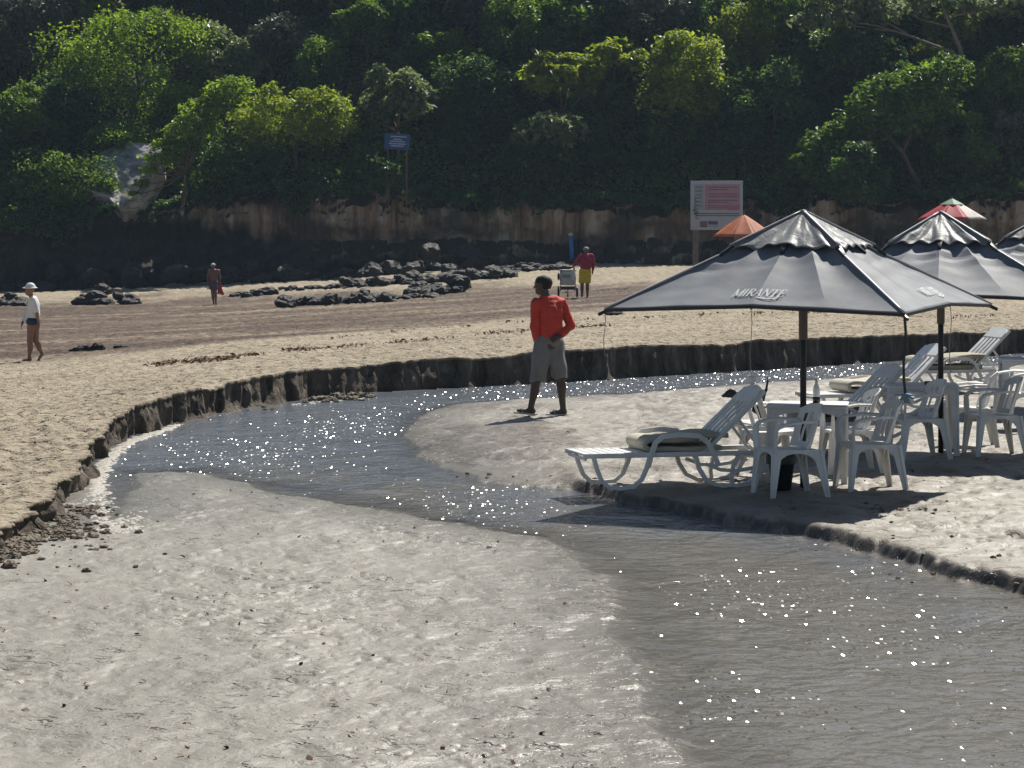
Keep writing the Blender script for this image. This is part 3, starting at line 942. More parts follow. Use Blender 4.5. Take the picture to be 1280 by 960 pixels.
T = [
    (168, 92, 118, 92, 'bright', 'large round bright green tree on the slope above the pale rock', dict(n=9500, size=.145, nclump=34, cr=(.24, .38))),
    (38, 48, 78, 62, 'grey', 'hazy grey green tree in the upper corner beside the big round tree', dict(n=4200, size=.17, nclump=18)),
    (22, 152, 52, 52, 'mid', 'mid green tree at the picture edge beside the big round tree', dict(n=3400, size=.15)),
    (365, 148, 74, 44, 'yellow', 'yellow green flat topped tree with bare forked stems on the cliff edge', dict(n=5200, size=.145, nclump=18, lift=2.6, flat=.6)),
    (78, 236, 60, 36, 'mid', 'low dark green bush hanging over the cliff below the pale rock', dict(n=3200, size=.13, lift=.4, name='bush', cat='bush')),
    (150, 170, 46, 13, 'mid', 'green fringe of leaves hanging over the top of the pale rock', dict(n=1500, size=.13, nclump=10, lift=1.0, name='bush', cat='bush', droop=.5)),
    (478, 216, 24, 20, 'dark', 'dark bush hiding the foot of the blue sign', dict(n=1200, size=.13, nclump=8, lift=.4, name='bush', cat='bush', d=139.0)),
    (300, 214, 60, 30, 'dark', 'dark scrub in the shade under the yellow green flat topped tree', dict(n=2600, size=.13, nclump=12, lift=.5, name='bush', cat='bush', d=141.2)),
    (112, 244, 40, 20, 'mid', 'small bush at the foot of the pale rock on the cliff edge', dict(n=1100, size=.12, nclump=8, lift=.3, name='bush', cat='bush')),
    (278, 74, 48, 40, 'pale', 'pale silvery green tree between the round tree and the yellow green tree', dict(n=2600, size=.21, nclump=14)),
    (342, 56, 42, 30, 'grey', 'dull grey green treetop above the yellow green flat topped tree', dict(n=1900, size=.18, nclump=11)),
    (494, 118, 46, 36, 'pale', 'pale silvery big leaved tree right above the blue sign', dict(n=1900, size=.25, nclump=13, lift=3.0, up=.9)),
    (684, 166, 46, 24, 'pale', 'pale leaved small tree low on the dark slope above the cliff', dict(n=1500, size=.27, nclump=11, lift=2.4, up=.9)),
    (668, 196, 48, 26, 'dark', 'dark drooping bush below the pale leaved small tree', dict(n=2200, size=.17, lift=1.0, name='bush', cat='bush', droop=.8)),
    (700, 100, 46, 32, 'yellow', 'yellow green big leaved tree in the middle of the dark slope', dict(n=1500, size=.26, nclump=12, lift=3.0, up=.9)),
    (768, 72, 40, 22, 'yellow', 'yellow lit treetop standing above the middle of the dark slope', dict(n=1100, size=.25, nclump=9, lift=3.0, up=.9)),
    (748, 132, 38, 30, 'mid', 'mid green tree between the two yellow green treetops', dict(n=1500, size=.2, nclump=10)),
    (848, 92, 52, 66, 'yellow', 'tall sunlit tree with leaves trailing down in curtains', dict(n=3600, size=.19, nclump=20, droop=1.6, lift=3.4)),
    (812, 14, 48, 30, 'grey', 'greyish treetop at the upper edge above the trailing tree', dict(n=2200, size=.18, nclump=12)),
    (928, 62, 46, 62, 'yellow', 'olive yellow tree beside the trailing tree at the upper edge', dict(n=3400, size=.17, nclump=18, droop=.7)),
    (700, 20, 40, 28, 'mid', 'olive treetop at the upper edge over the middle of the slope', dict(n=1800, size=.18, nclump=11)),
    (960, 150, 66, 70, 'dark', 'tall dark tree in deep shade behind the white notice board', dict(n=3400, size=.17, nclump=18)),
    (1248, 118, 52, 66, 'mid', 'leafy dark green tree filling the slope behind the red parasol', dict(n=3600, size=.18, nclump=18)),
    (1262, 168, 26, 30, 'grey', 'silvery grey leaved shrub near the frame edge above the red parasol', dict(n=1100, size=.17, nclump=9, lift=1.2, name='shrub', cat='shrub')),
    (1205, 178, 40, 46, 'mid', 'olive shrub above the red parasol beside the silvery shrub', dict(n=2600, size=.17, nclump=14, lift=1.4, name='shrub', cat='shrub')),
    (455, 40, 46, 40, 'mid', 'mid green treetop high above the blue sign', dict(n=2300, size=.18, nclump=13)),
    (560, 62, 40, 32, 'mid', 'dull green treetop with a grey sprig in the dark middle of the slope', dict(n=1700, size=.18, nclump=11)),
]
for i, (u, v, rx, ry, k, lab, kw) in enumerate(T):
    tree(u, v, rx, ry, k, lab, seed=i, **kw)


def from_path(name, cat, label, pts, kind, n, size, seed, d0, lift=0, bark='bark', stems=()):
    """a leaning or spreading plant whose clumps follow points (u, v, r px, depth offset)"""
    g = np.random.default_rng(2000 + seed)
    W = [np.array([*at_d(u, v, d0 + dd), r * d0 / F]) for u, v, r, dd in pts]
    gx, gy = np.mean([w[0] for w in W]), np.mean([w[1] for w in W])
    zb = float(z_hill(np.array(gx), np.array(gy)))
    zb = min(zb, min(w[2] for w in W))
    root = thing(name, label, cat, (gx, gy, zb))
    o = np.array([gx, gy, zb])
    cl = [(*(w[:3] - o), w[3], w[3] * 1.1, w[3] * .8) for w in W]
    obj('crown', crown_mesh('crown', cl, n, size, g=g, up=.8), LEAF[kind], root)
    mb = MB()
    if not stems:
        limbs((0, .5, 0), cl, .12, g, mb=mb, n_main=len(cl))
    for st in stems:
        p = [at_d(u, v, d0 + dd) - o for u, v, dd in st[0]]
        m = len(p)
        mb.tube(p, [st[1] + (st[2] - st[1]) * i / (m - 1) for i in range(m)], 7)
    mb.build('trunk', M[bark], root, smooth=True)
    return root


from_path('creeper', 'creeper', 'bright green creeper sloping down the ridge beside the pale rock',
          [(166, 243, 7, -1.2), (176, 230, 9, -1), (186, 215, 12, -.8), (197, 200, 15, -.6), (210, 184, 18, -.3), (226, 168, 21, 0), (243, 152, 22, .4), (262, 136, 22, .8), (280, 122, 22, 1.2), (292, 110, 20, 1.6),
           (236, 184, 20, .8), (258, 166, 22, 1.2), (214, 206, 15, .6)], 'bright', 5600, .12, 1, 138.6)
from_path('leaning_tree', 'tree', 'leaning tree with layered ferny sprays reaching down toward the white notice board',
          [(1006, 205, 22, -1), (1022, 190, 26, -.8), (1044, 176, 26, -.5), (1066, 158, 24, -.3), (1082, 140, 26, 0), (1104, 124, 28, .4), (1132, 110, 26, .8), (1160, 98, 26, 1.2), (1188, 92, 24, 1.6),
           (1100, 160, 30, .8), (1130, 146, 30, 1), (1066, 196, 28, .3), (1040, 214, 24, .2), (1160, 134, 28, 1.4)], 'mid', 8200, .17, 2, 140.0,
          stems=[([(1150, 235, 1.5), (1128, 190, 1.0), (1100, 160, .6), (1060, 180, .1)], .16, .05), ([(1128, 190, 1), (1150, 140, 1.4), (1180, 100, 1.6)], .12, .04), ([(1100, 160, .6), (1050, 196, 0), (1012, 206, -.8)], .08, .03)])
from_path('spreading_tree', 'tree', 'spreading tree with bare pale branches fanning out under thin leaves at the top',
          [(1035, 12, 26, 0), (1058, 22, 20, -.3), (1085, 10, 26, .2), (1110, 16, 22, .1), (1010, 28, 16, -.5), (1150, 2, 24, .4), (1196, 4, 24, .6), (1228, 12, 22, .6), (1262, 6, 24, .6)], 'pale', 3600, .2, 3, 146.0, bark='bark_pale',
          stems=[([(1206, 84, .6), (1200, 60, .4), (1188, 32, .3), (1176, 4, .2)], .16, .06), ([(1203, 72, .6), (1176, 60, .3), (1140, 46, .1), (1096, 32, 0), (1050, 26, -.3)], .10, .03),
                 ([(1188, 34, .3), (1150, 24, .2), (1122, 8, .2)], .06, .02), ([(1140, 46, .1), (1112, 30, 0), (1090, 16, 0)], .05, .02), ([(1120, 40, .1), (1080, 34, -.2), (1030, 30, -.5)], .05, .015),
                 ([(1190, 20, .3), (1230, 12, .5), (1275, 14, .6)], .07, .025)])

# the rest of the wood: trees in deep shade that nothing tells apart
gw = np.random.default_rng(55)
proto = []
for i in range(8):
    a_ = gw.uniform(.8, 1.25)
    cl = clump_set((0, 0, 1.7), 2.1 * a_, 1.8, 1.9 / a_, 30, gw, (.15, .36))
    proto.append((crown_mesh('crown', cl, 5200, (.12, .15, .11, .19)[i % 4], g=gw, droop=.7, up=.8), limbs((0, 0, 0), cl, .13, gw).mesh('trunk', True)))
for m_, t_ in proto: m_.materials.append(LEAF['dark']); t_.materials.append(M['bark'])
_tint = {}


def tinted(k, kd):
    if (k, kd) not in _tint:
        c_ = proto[k][0].copy(); c_.materials.clear(); c_.materials.append(LEAF[kd]); _tint[k, kd] = c_
    return _tint[k, kd]


cnt = 0
for v0 in range(-50, 250, 36):
    for u0 in range(-150, 1440, 54):
        u = u0 + gw.uniform(-26, 26) + (27 if (v0 // 36) % 2 else 0); v = v0 + gw.uniform(-18, 18)
        if v > 215 or (v > 118 and 150 < u < 455): continue
        if any(((u - t[0]) / (t[2] * .9)) ** 2 + ((v - t[1]) / (t[3] * .95)) ** 2 < 1 for t in T): continue
        if 95 < u < 215 and 165 < v < 290: continue
        if 460 < u < 540 and 150 < v < 250: continue
        d = d_for(u, v, 1.6) + gw.uniform(.3, 1.6)
        c = at_d(u, v, d); zb = float(z_hill(np.array(c[0]), np.array(c[1])))
        k = gw.integers(0, 8)
        kd = gw.choice(['dark', 'mid', 'yellow', 'grey'], p=[.34, .46, .12, .08] if v < 135 else [1, 0, 0, 0])  # wood's shade put into leaf colour: lower rows all dark, upper rows mixed
        lab, grp = {'dark': ('dark green tree crowding the shaded wood on the hillside', 'dark trees crowding the shaded hillside'), 'mid': ('mid green tree in the thick of the hillside wood', 'mid green trees of the hillside wood'),
                    'yellow': ('olive yellow treetop catching the sun in the hillside wood', 'olive treetops of the hillside wood'), 'grey': ('dull grey green treetop among the greener trees on the hillside', 'grey green treetops of the hillside wood')}[kd]
        root = thing('tree', lab, 'tree', (c[0], c[1], zb - .2), gw.uniform(0, 6.28), grp)
        sc = gw.uniform(.55, 1.3 if v < 150 else .95); root.scale = (sc, sc, sc * gw.uniform(.85, 1.15))
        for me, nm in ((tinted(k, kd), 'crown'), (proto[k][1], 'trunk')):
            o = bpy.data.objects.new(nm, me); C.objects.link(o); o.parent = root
        cnt += 1
# low growth that covers the soil and hangs over the cliff edge
n = 34000
X = gw.uniform(-32, 32, n); Y = cliff_foot(X) + 1.0 + gw.gamma(1.3, 4.0, n)
Z = z_hill(X, Y) + gw.uniform(-.1, .7, n) - (Y - cliff_foot(X) < 1.7) * gw.uniform(0, 1.0, n)
k_ = ~((X > -21.5) & (X < -17.2) & (Z > 2.5) & (Z < 6.8))
X, Y, Z = X[k_], Y[k_], Z[k_]
V, q, rnd = leaves(np.c_[X, Y, Z, np.full((len(X), 3), .25)], 80000, .14, g=gw, up=.7, shell=(.5, 1.2))
me = np_mesh('undergrowth', V, q, False); add_attr(me, 'rnd', rnd)
tag(obj('undergrowth', me, LEAF['mid']), 'dark low growth covering the soil of the hillside', 'undergrowth', kind='stuff')

# creepers that hang over the cliff edge in curtains
n = 9000
X = gw.uniform(-30, 30, n); hang = np.clip(1.5 * fbm2(X * .45, X * 0, 3, 141) + .35, .1, 2.2)
t_ = gw.random(n) ** 1.4
Z = cliff_top(X) + .35 - t_ * hang; Y = cliff_foot(X) + .75 - .95 * t_ - gw.uniform(0, .5, n)
V, q, rnd = leaves(np.c_[X, Y, Z, np.full((n, 3), .16)], 26000, .11, g=gw, up=.4, shell=(.4, 1.3))
me = np_mesh('hanging_creepers', V, q, False); add_attr(me, 'rnd', rnd)
tag(obj('hanging_creepers', me, LEAF['dark']), 'dark creepers hanging in curtains over the cliff edge', 'creepers', kind='stuff')
# ---------------------------------------------------------------- materials of the objects
def canopy_mat(name, col, rough=.40, trans=.06, wr=.02):
    n = NT(name)
    P = n.pos(obj=True)
    f = n.noise(P, 3.0, 4)
    c = n.ramp(f, [(.3, tuple(x * .78 for x in col)), (.7, tuple(min(1, x * 1.16) for x in col))])
    n.p(Base_Color=c, Roughness=rough)
    n.set(n.b.inputs['Specular IOR Level'], .45)
    w = n.noise(n.pos((1, 1, 1), True), 5.0, 5, .55, .8)
    b = n.bump(w, .55, wr)
    n.p(Normal=n.bump(n.noise(P, 420, 2), .3, .0015, b))
    if trans:
        tr = n.n('BsdfTranslucent', Color=c)
        mx = n.n('MixShader', i0=trans, i1=n.b.outputs[0], i2=tr.outputs[0])
        n.t.links.new(mx.outputs[0], n.out.inputs[0])
    return n.m


M['canopy'] = canopy_mat('charcoal_canopy', (.195, .212, .240), .66, .10, .005)
M['vent'] = canopy_mat('charcoal_vent', (.24, .25, .258), .50, .16, .030)
M['piping'] = simple('pale_piping', (.50, .51, .52), .4)
M['black_metal'] = simple('black_metal', (.012, .012, .013), .4)
M['black_plastic'] = simple('black_plastic', (.016, .016, .018), .45)
M['sleeve'] = simple('worn_sleeve', (.17, .145, .125), .6)
M['print'] = simple('white_print', (.62, .63, .63), .6)
M['cord'] = simple('cord', (.30, .29, .27), .8)
M['blue_cloth'] = simple('blue_cloth', (.16, .26, .36), .8)
M['orange'] = canopy_mat('orange_canopy', (.74, .29, .15), .6, .5, .01)
M['red'] = canopy_mat('red_canopy', (.64, .085, .115), .6, .42, .01)
M['white_fabric'] = canopy_mat('white_canopy', (.72, .66, .62), .6, .30, .01)
M['green_fabric'] = canopy_mat('green_canopy', (.20, .38, .25), .6, .30, .01)
M['plastic'] = simple('white_plastic', (.78, .78, .765), .40, .11, 5.0, .003, 18.0)
M['cushion'] = simple('beige_cushion', (.50, .46, .37), .85, .10, 8.0, .008, 14.0)
M['olive_cushion'] = simple('olive_cushion', (.36, .335, .245), .85, .12, 8.0, .008, 14.0)
M['brown_cushion'] = simple('brown_cushion', (.19, .145, .125), .85, .12, 8.0, .008, 14.0)


# ---------------------------------------------------------------- square parasols
HALF, DROP, RIMZ, LIFT = 1.375, 0.82, 1.64, 0.05
APEX = RIMZ + DROP


def can_pt(side, m, t, off=0.0, sag=0.0):
    """point of the canopy: side 0-3, m 0 (apex) .. 1 (rim), t -1..1 along the side"""
    a = math.pi / 2 * side - math.pi / 2
    nx, ny = math.cos(a), math.sin(a)
    r = HALF * m
    lat = r * t
    z = APEX - DROP * m + LIFT * m * (1 - abs(t)) - sag * math.sin(math.pi * min(1, abs(t) * 2 if abs(t) < .5 else 2 - abs(t) * 2)) * m * (1 - m) * 4
    return Vector((nx * r - ny * lat, ny * r + nx * lat, z + off))


# letters as strokes: (x0, y0, x1, y1, half thickness); a small serif alphabet
GL = {
    'M': (1.05, [(.12, 0, .12, 1, .035), (.12, 1, .5, .1, .075), (.5, .1, .9, 1, .035), (.9, 0, .9, 1, .075), (.02, .02, .24, .02, .03), (.76, .02, 1.02, .02, .03), (.02, .98, .16, .98, .03), (.86, .98, 1.0, .98, .03)]),
    'I': (.42, [(.2, 0, .2, 1, .075), (.06, .02, .34, .02, .03), (.06, .98, .34, .98, .03)]),
    'R': (.80, [(.2, 0, .2, 1, .075), (.06, .02, .34, .02, .03), (.06, .97, .5, .97, .035), (.5, .97, .62, .86, .05), (.62, .86, .62, .66, .07), (.62, .66, .5, .53, .05), (.2, .52, .5, .52, .035), (.42, .5, .74, .02, .07), (.7, .02, .84, .02, .03)]),
    'A': (.86, [(.1, 0, .42, 1, .035), (.42, 1, .76, 0, .075), (.2, .34, .64, .34, .03), (.02, .02, .2, .02, .03), (.64, .02, .88, .02, .03)]),
    'N': (.92, [(.15, 0, .15, 1, .035), (.15, 1, .76, .02, .08), (.76, 0, .76, 1, .035), (.04, .02, .27, .02, .03), (.65, .98, .88, .98, .03), (.02, .98, .16, .98, .03)]),
    'T': (.78, [(.38, 0, .38, 1, .075), (.02, .97, .74, .97, .035), (.24, .02, .52, .02, .03), (.04, .97, .03, .76, .03), (.72, .97, .73, .76, .03)]),
    'E': (.72, [(.2, 0, .2, 1, .075), (.06, .02, .62, .02, .035), (.06, .98, .6, .98, .035), (.2, .51, .5, .51, .03), (.62, .02, .64, .22, .03), (.6, .98, .61, .78, .03), (.5, .40, .5, .62, .03)]),
}


def lettering(word, width, height, place):
    """place(x, y) puts a flat letter point on the cloth"""
    tot = sum(GL[c][0] for c in word); sc = width / tot
    mb = MB(); x = -width / 2
    quads = []
    for c in word:
        w, st = GL[c]
        for x0, y0, x1, y1, h in st:
            quads.append((x + x0 * sc, y0 * height, x + x1 * sc, y1 * height, h * sc * 1.25))
        x += w * sc
    # the flourish under the last letters
    pts = [(width * (.02 + .42 * t), -height * (.14 + .16 * math.sin(math.pi * t)) + (.05 * height if t > .9 else 0)) for t in np.linspace(0, 1, 9)]
    for (a, b), (c_, d) in zip(pts[:-1], pts[1:]): quads.append((a, b, c_, d, height * .055))
    pts = [(width * (.08 + .30 * t), -height * (.10 + .05 * math.sin(2 * math.pi * t))) for t in np.linspace(0, 1, 6)]
    for (a, b), (c_, d) in zip(pts[:-1], pts[1:]): quads.append((a, b, c_, d, height * .03))
    for i, (x0, y0, x1, y1, h) in enumerate(quads):
        dx, dy = x1 - x0, y1 - y0; L = math.hypot(dx, dy) or 1
        ux, uy = dx / L, dy / L
        n = max(2, int(L / .03) + 1)
        lo = [];
        for k in range(n + 1):
            px, py = x0 + dx * k / n, y0 + dy * k / n
            sh = .18
            q0 = (px - uy * h + sh * (py + ux * h), py + ux * h); q1 = (px + uy * h + sh * (py - ux * h), py - ux * h)
            lo.append((place(*q0, i), place(*q1, i)))
        vs = [p for pr in lo for p in pr]
        mb.add(vs, [(2 * k, 2 * k + 1, 2 * k + 3, 2 * k + 2) for k in range(n)])
    return mb


def parasol(u, ground_v, z0, rot, label, seed, wrinkle=1.0, print_sides=(0, 1), loc=None, cords=True):
    g = np.random.default_rng(seed)
    p = at_z(u, ground_v, z0) if loc is None else np.array(loc)
    root = thing('parasol', label, 'parasol', p, rot, 'square charcoal parasols over the tables')
    # main cloth with eight flat gores
    V = []; Fq = []; base = 0
    ms = np.linspace(.27, 1, 30); ts = np.linspace(-1, 1, 41)
    for s in range(4):
        for m in ms:
            for t in ts:
                e = 0.0
                w = wrinkle * (.010 * float(pn2(t * 2.2 + s * 9, m * 9 + seed, 7)) * (1 - .55 * m) + .006 * math.sin(m * 46 + 3 * t + s) * math.exp(-((m - .45) / .16) ** 2) * float(1 + pn2(t * 1.5, s * 3.1 + seed, 6)))
                w *= min(1, (1 - abs(t)) * 8) * min(1, abs(t) * 8 + .3)
                q = can_pt(s, m, t, w, .035)
                V.append(q)
        Fq.append(grid_faces(30, 41) + base); base += 30 * 41
    me = np_mesh('canopy', np.array([tuple(v) for v in V]), np.concatenate(Fq))
    can = obj('canopy', me, M['canopy'], root)
    bmx = bmesh.new(); bmx.from_mesh(me); bmesh.ops.remove_doubles(bmx, verts=bmx.verts, dist=.0015); bmesh.ops.recalc_face_normals(bmx, faces=bmx.faces)
    if sum(f.normal.z for f in bmx.faces) < 0: bmesh.ops.reverse_faces(bmx, faces=bmx.faces)
    bmx.to_mesh(me); bmx.free(); me.set_sharp_from_angle(angle=R(6.0)) if hasattr(me, 'set_sharp_from_angle') else None
    so = can.modifiers.new('solidify', 'SOLIDIFY'); so.thickness = .004; so.offset = -1
    hm = MB()
    for s in range(4):
        for t0, t1 in zip(np.linspace(-1, 1, 21)[:-1], np.linspace(-1, 1, 21)[1:]):
            a, b = can_pt(s, 1, t0), can_pt(s, 1, t1)
            hm.beam(a + Vector((0, 0, -.012)), b + Vector((0, 0, -.012)), .004, .014)
    hm.build('hem', M['black_plastic'], can)
    # raised vent cap with crumpled edge
    V = []; Fq = []; base = 0
    ms = np.linspace(0.0, .375, 22); ts = np.linspace(-1, 1, 49)
    for s in range(4):
        for m in ms:
            for t in ts:
                k = (m / .375)
                w = .017 * float(pn2(t * 3.2 + s * 5.3, m * 7 + seed, 17)) * k + .009 * float(pn2(t * 9 + s * 3.7, m * 12 + seed, 18)) * k + .012 * math.sin(t * 17 + s * 2 + seed) * k ** 2
                w *= (.35 + .65 * min(1, (1 - abs(t)) * 6)) * (.4 + .6 * min(1, abs(t) * 7))
                q = can_pt(s, m, t, .055 - .030 * k * (.5 + .5 * abs(math.sin(t * math.pi))) + wrinkle * w)
                V.append(q)
        Fq.append(grid_faces(22, 49) + base); base += 22 * 49
    me = np_mesh('vent', np.array([tuple(v) for v in V]), np.concatenate(Fq))
    ve = obj('vent', me, M['vent'], can)
    bmx = bmesh.new(); bmx.from_mesh(me); bmesh.ops.remove_doubles(bmx, verts=bmx.verts, dist=.0015); bmesh.ops.recalc_face_normals(bmx, faces=bmx.faces)
    if sum(f.normal.z for f in bmx.faces) < 0: bmesh.ops.reverse_faces(bmx, faces=bmx.faces)
    bmx.to_mesh(me); bmx.free()
    so = ve.modifiers.new('solidify', 'SOLIDIFY'); so.thickness = .004; so.offset = -1
    for s in range(4):                                     # clips that tie the vent down at every rib
        for t in (0, 1):
            a = can_pt(s, .36, t, .03); b = can_pt(s, .43, t, .0)
            MB().beam(a, b, .03, .012, .018, .012).build('clip', M['black_plastic'], can, bevel=.004)
    for s in range(4):                                     # pale piping down each corner seam
        pts = [can_pt(s, m, 1, .008) for m in np.linspace(.30, 1.0, 12)]
        MB().sweep(pts, [(-.013, -.004), (.013, -.004), (.010, .006), (-.010, .006)]).build('piping', M['piping'], can, smooth=True)
        pts = [can_pt(s, m, 1, .060 - .02 * m) for m in np.linspace(.01, .375, 8)]
        MB().sweep(pts, [(-.013, -.004), (.013, -.004), (.010, .006), (-.010, .006)]).build('piping', M['piping'], can, smooth=True)
    MB().lathe([(.0, .075), (.03, .07), (.045, .03), (.05, -.03), (.0, -.04)], 14, (0, 0, APEX - .01)).build('finial', M['vent'], root, smooth=True)
    # frame
    MB().lathe([(.029, -.3), (.029, APEX - .06)], 14).build('pole', M['black_metal'], root, smooth=True)
    MB().lathe([(.036, 1.34), (.041, 1.36), (.041, 1.62), (.036, 1.64)], 14).build('sleeve', M['sleeve'], root, smooth=True)
    MB().lathe([(.055, APEX - .12), (.06, APEX - .10), (.06, APEX - .05), (.03, APEX - .04)], 14).build('hub', M['black_plastic'], root, smooth=True)
    for s in range(4):
        for t in (0, 1):
            rb = MB().beam(can_pt(s, .04, t, -.035), can_pt(s, 1.0 if t == 0 else 1.03, t, -.022), .010, .014).build('rib', M['black_metal'], root)
            MB().beam((0, 0, 1.66), can_pt(s, .52, t, -.04), .008, .010).build('strut', M['black_metal'], rb)
    if cords:
        for s, t, L, wide in ((0, 1, .66, .012), (0, 0, .62, .0035), (1, 0, .60, .0035), (3, 1, .40, .0035)):
            a = can_pt(s, 1.0, t, -.02)
            sl = [(a.x + .01 * math.sin(q * 7), a.y, a.z - L * q) for q in np.linspace(0, 1, 6)]
            co = MB().tube(sl, wide, 6).build('cord', M['black_plastic'] if wide > .01 else M['cord'], root)
            e = sl[-1]
            if wide > .01:
                kb = MB()
                for i in range(5):
                    kb.beam(e, (e[0] + g.uniform(-.09, .09), e[1] + g.uniform(-.05, .05), e[2] + g.uniform(-.10, .07)), .016, .010, .028, .006)
                kb.build('knot', M['blue_cloth'], co)
            elif t == 0 and s == 0:
                MB().lathe([(.0, -.05), (.028, -.035), (.034, 0), (.02, .03), (0, .034)], 10, e).build('weight', M['plastic'], co, smooth=True)
    for s in print_sides:
        def place(x, y, i):
            # y runs up the slope from just above the rim, x along the side
            m = 1 - (0.155 + y) / (HALF * 1.16)
            return can_pt(s, m, x / (HALF * m), .006 + .0002 * (i % 7))
        lettering('MIRANTE', .47, .125, place).build('lettering', M['print'], can)
    return root


BARZ = 0.10
parasol(1004, 609, BARZ, R(-25), 'charcoal square parasol with white lettering over the nearest table', 1, 1.0)
parasol(1176, 566, BARZ, R(-10), 'wrinkled charcoal parasol behind the lettered one', 2, 1.5, print_sides=(), cords=False)
parasol(0, 0, BARZ, R(-17), 'charcoal parasol cut off by the frame edge beside the wrinkled one', 3, 1.4, print_sides=(), loc=((1312 - U0) * 36 / F, 36.0, BARZ), cords=False)


# ---------------------------------------------------------------- round beach parasols far behind
def beach_parasol(u, v, d, rad, drop, label, cols, group=None, ring=None):
    a = at_d(u, v, d)
    zg = float(z_beach(a[0], d))
    root = thing('beach_parasol', label, 'parasol', (a[0], a[1], zg))
    H = a[2] - zg
    for i in range(8):
        V = []
        for m in np.linspace(0, 1, 9):
            for q in np.linspace(0, 1, 7):
                th = 2 * math.pi * (i + q) / 8 + .3
                rr = rad * m * (1 - .05 * math.sin(math.pi * q) * m) * (math.cos(math.pi / 8) / math.cos((q - .5) * math.pi / 4))
                V.append((rr * math.cos(th), rr * math.sin(th), H - drop * m ** 1.12 - .03 * math.sin(math.pi * q) * m * (1 - m)))
        me = np_mesh('panel', np.array(V), grid_faces(9, 7, True), True)
        o = obj('panel', me, cols[i % len(cols)], root)
        so = o.modifiers.new('solidify', 'SOLIDIFY'); so.thickness = .004
        th = 2 * math.pi * i / 8 + .3
        MB().beam((0, 0, H - .05), (rad * math.cos(th), rad * math.sin(th), H - drop - .015), .006, .006).build('rib', M['cord'], root)
    if ring is not None:
        MB().lathe([(rad * .34, -drop * .29), (rad * .2, -drop * .155), (rad * .05, -drop * .02), (.01, .02)], 8, (0, 0, H + .015)).build('cap', ring, root)
    MB().lathe([(.018, -.3), (.018, H), (.008, H + .06)], 10).build('pole', M['sleeve'], root, smooth=True)
    return root


beach_parasol(930, 268, 84, 1.02, .66, 'faded orange beach parasol in front of the white notice board', [M['orange']])
beach_parasol(1190, 249, 82, 1.06, .58, 'red beach parasol with a green top and a white panel', [M['red'], M['red'], M['red'], M['red'], M['red'], M['red'], M['white_fabric'], M['red']], ring=M['green_fabric'])


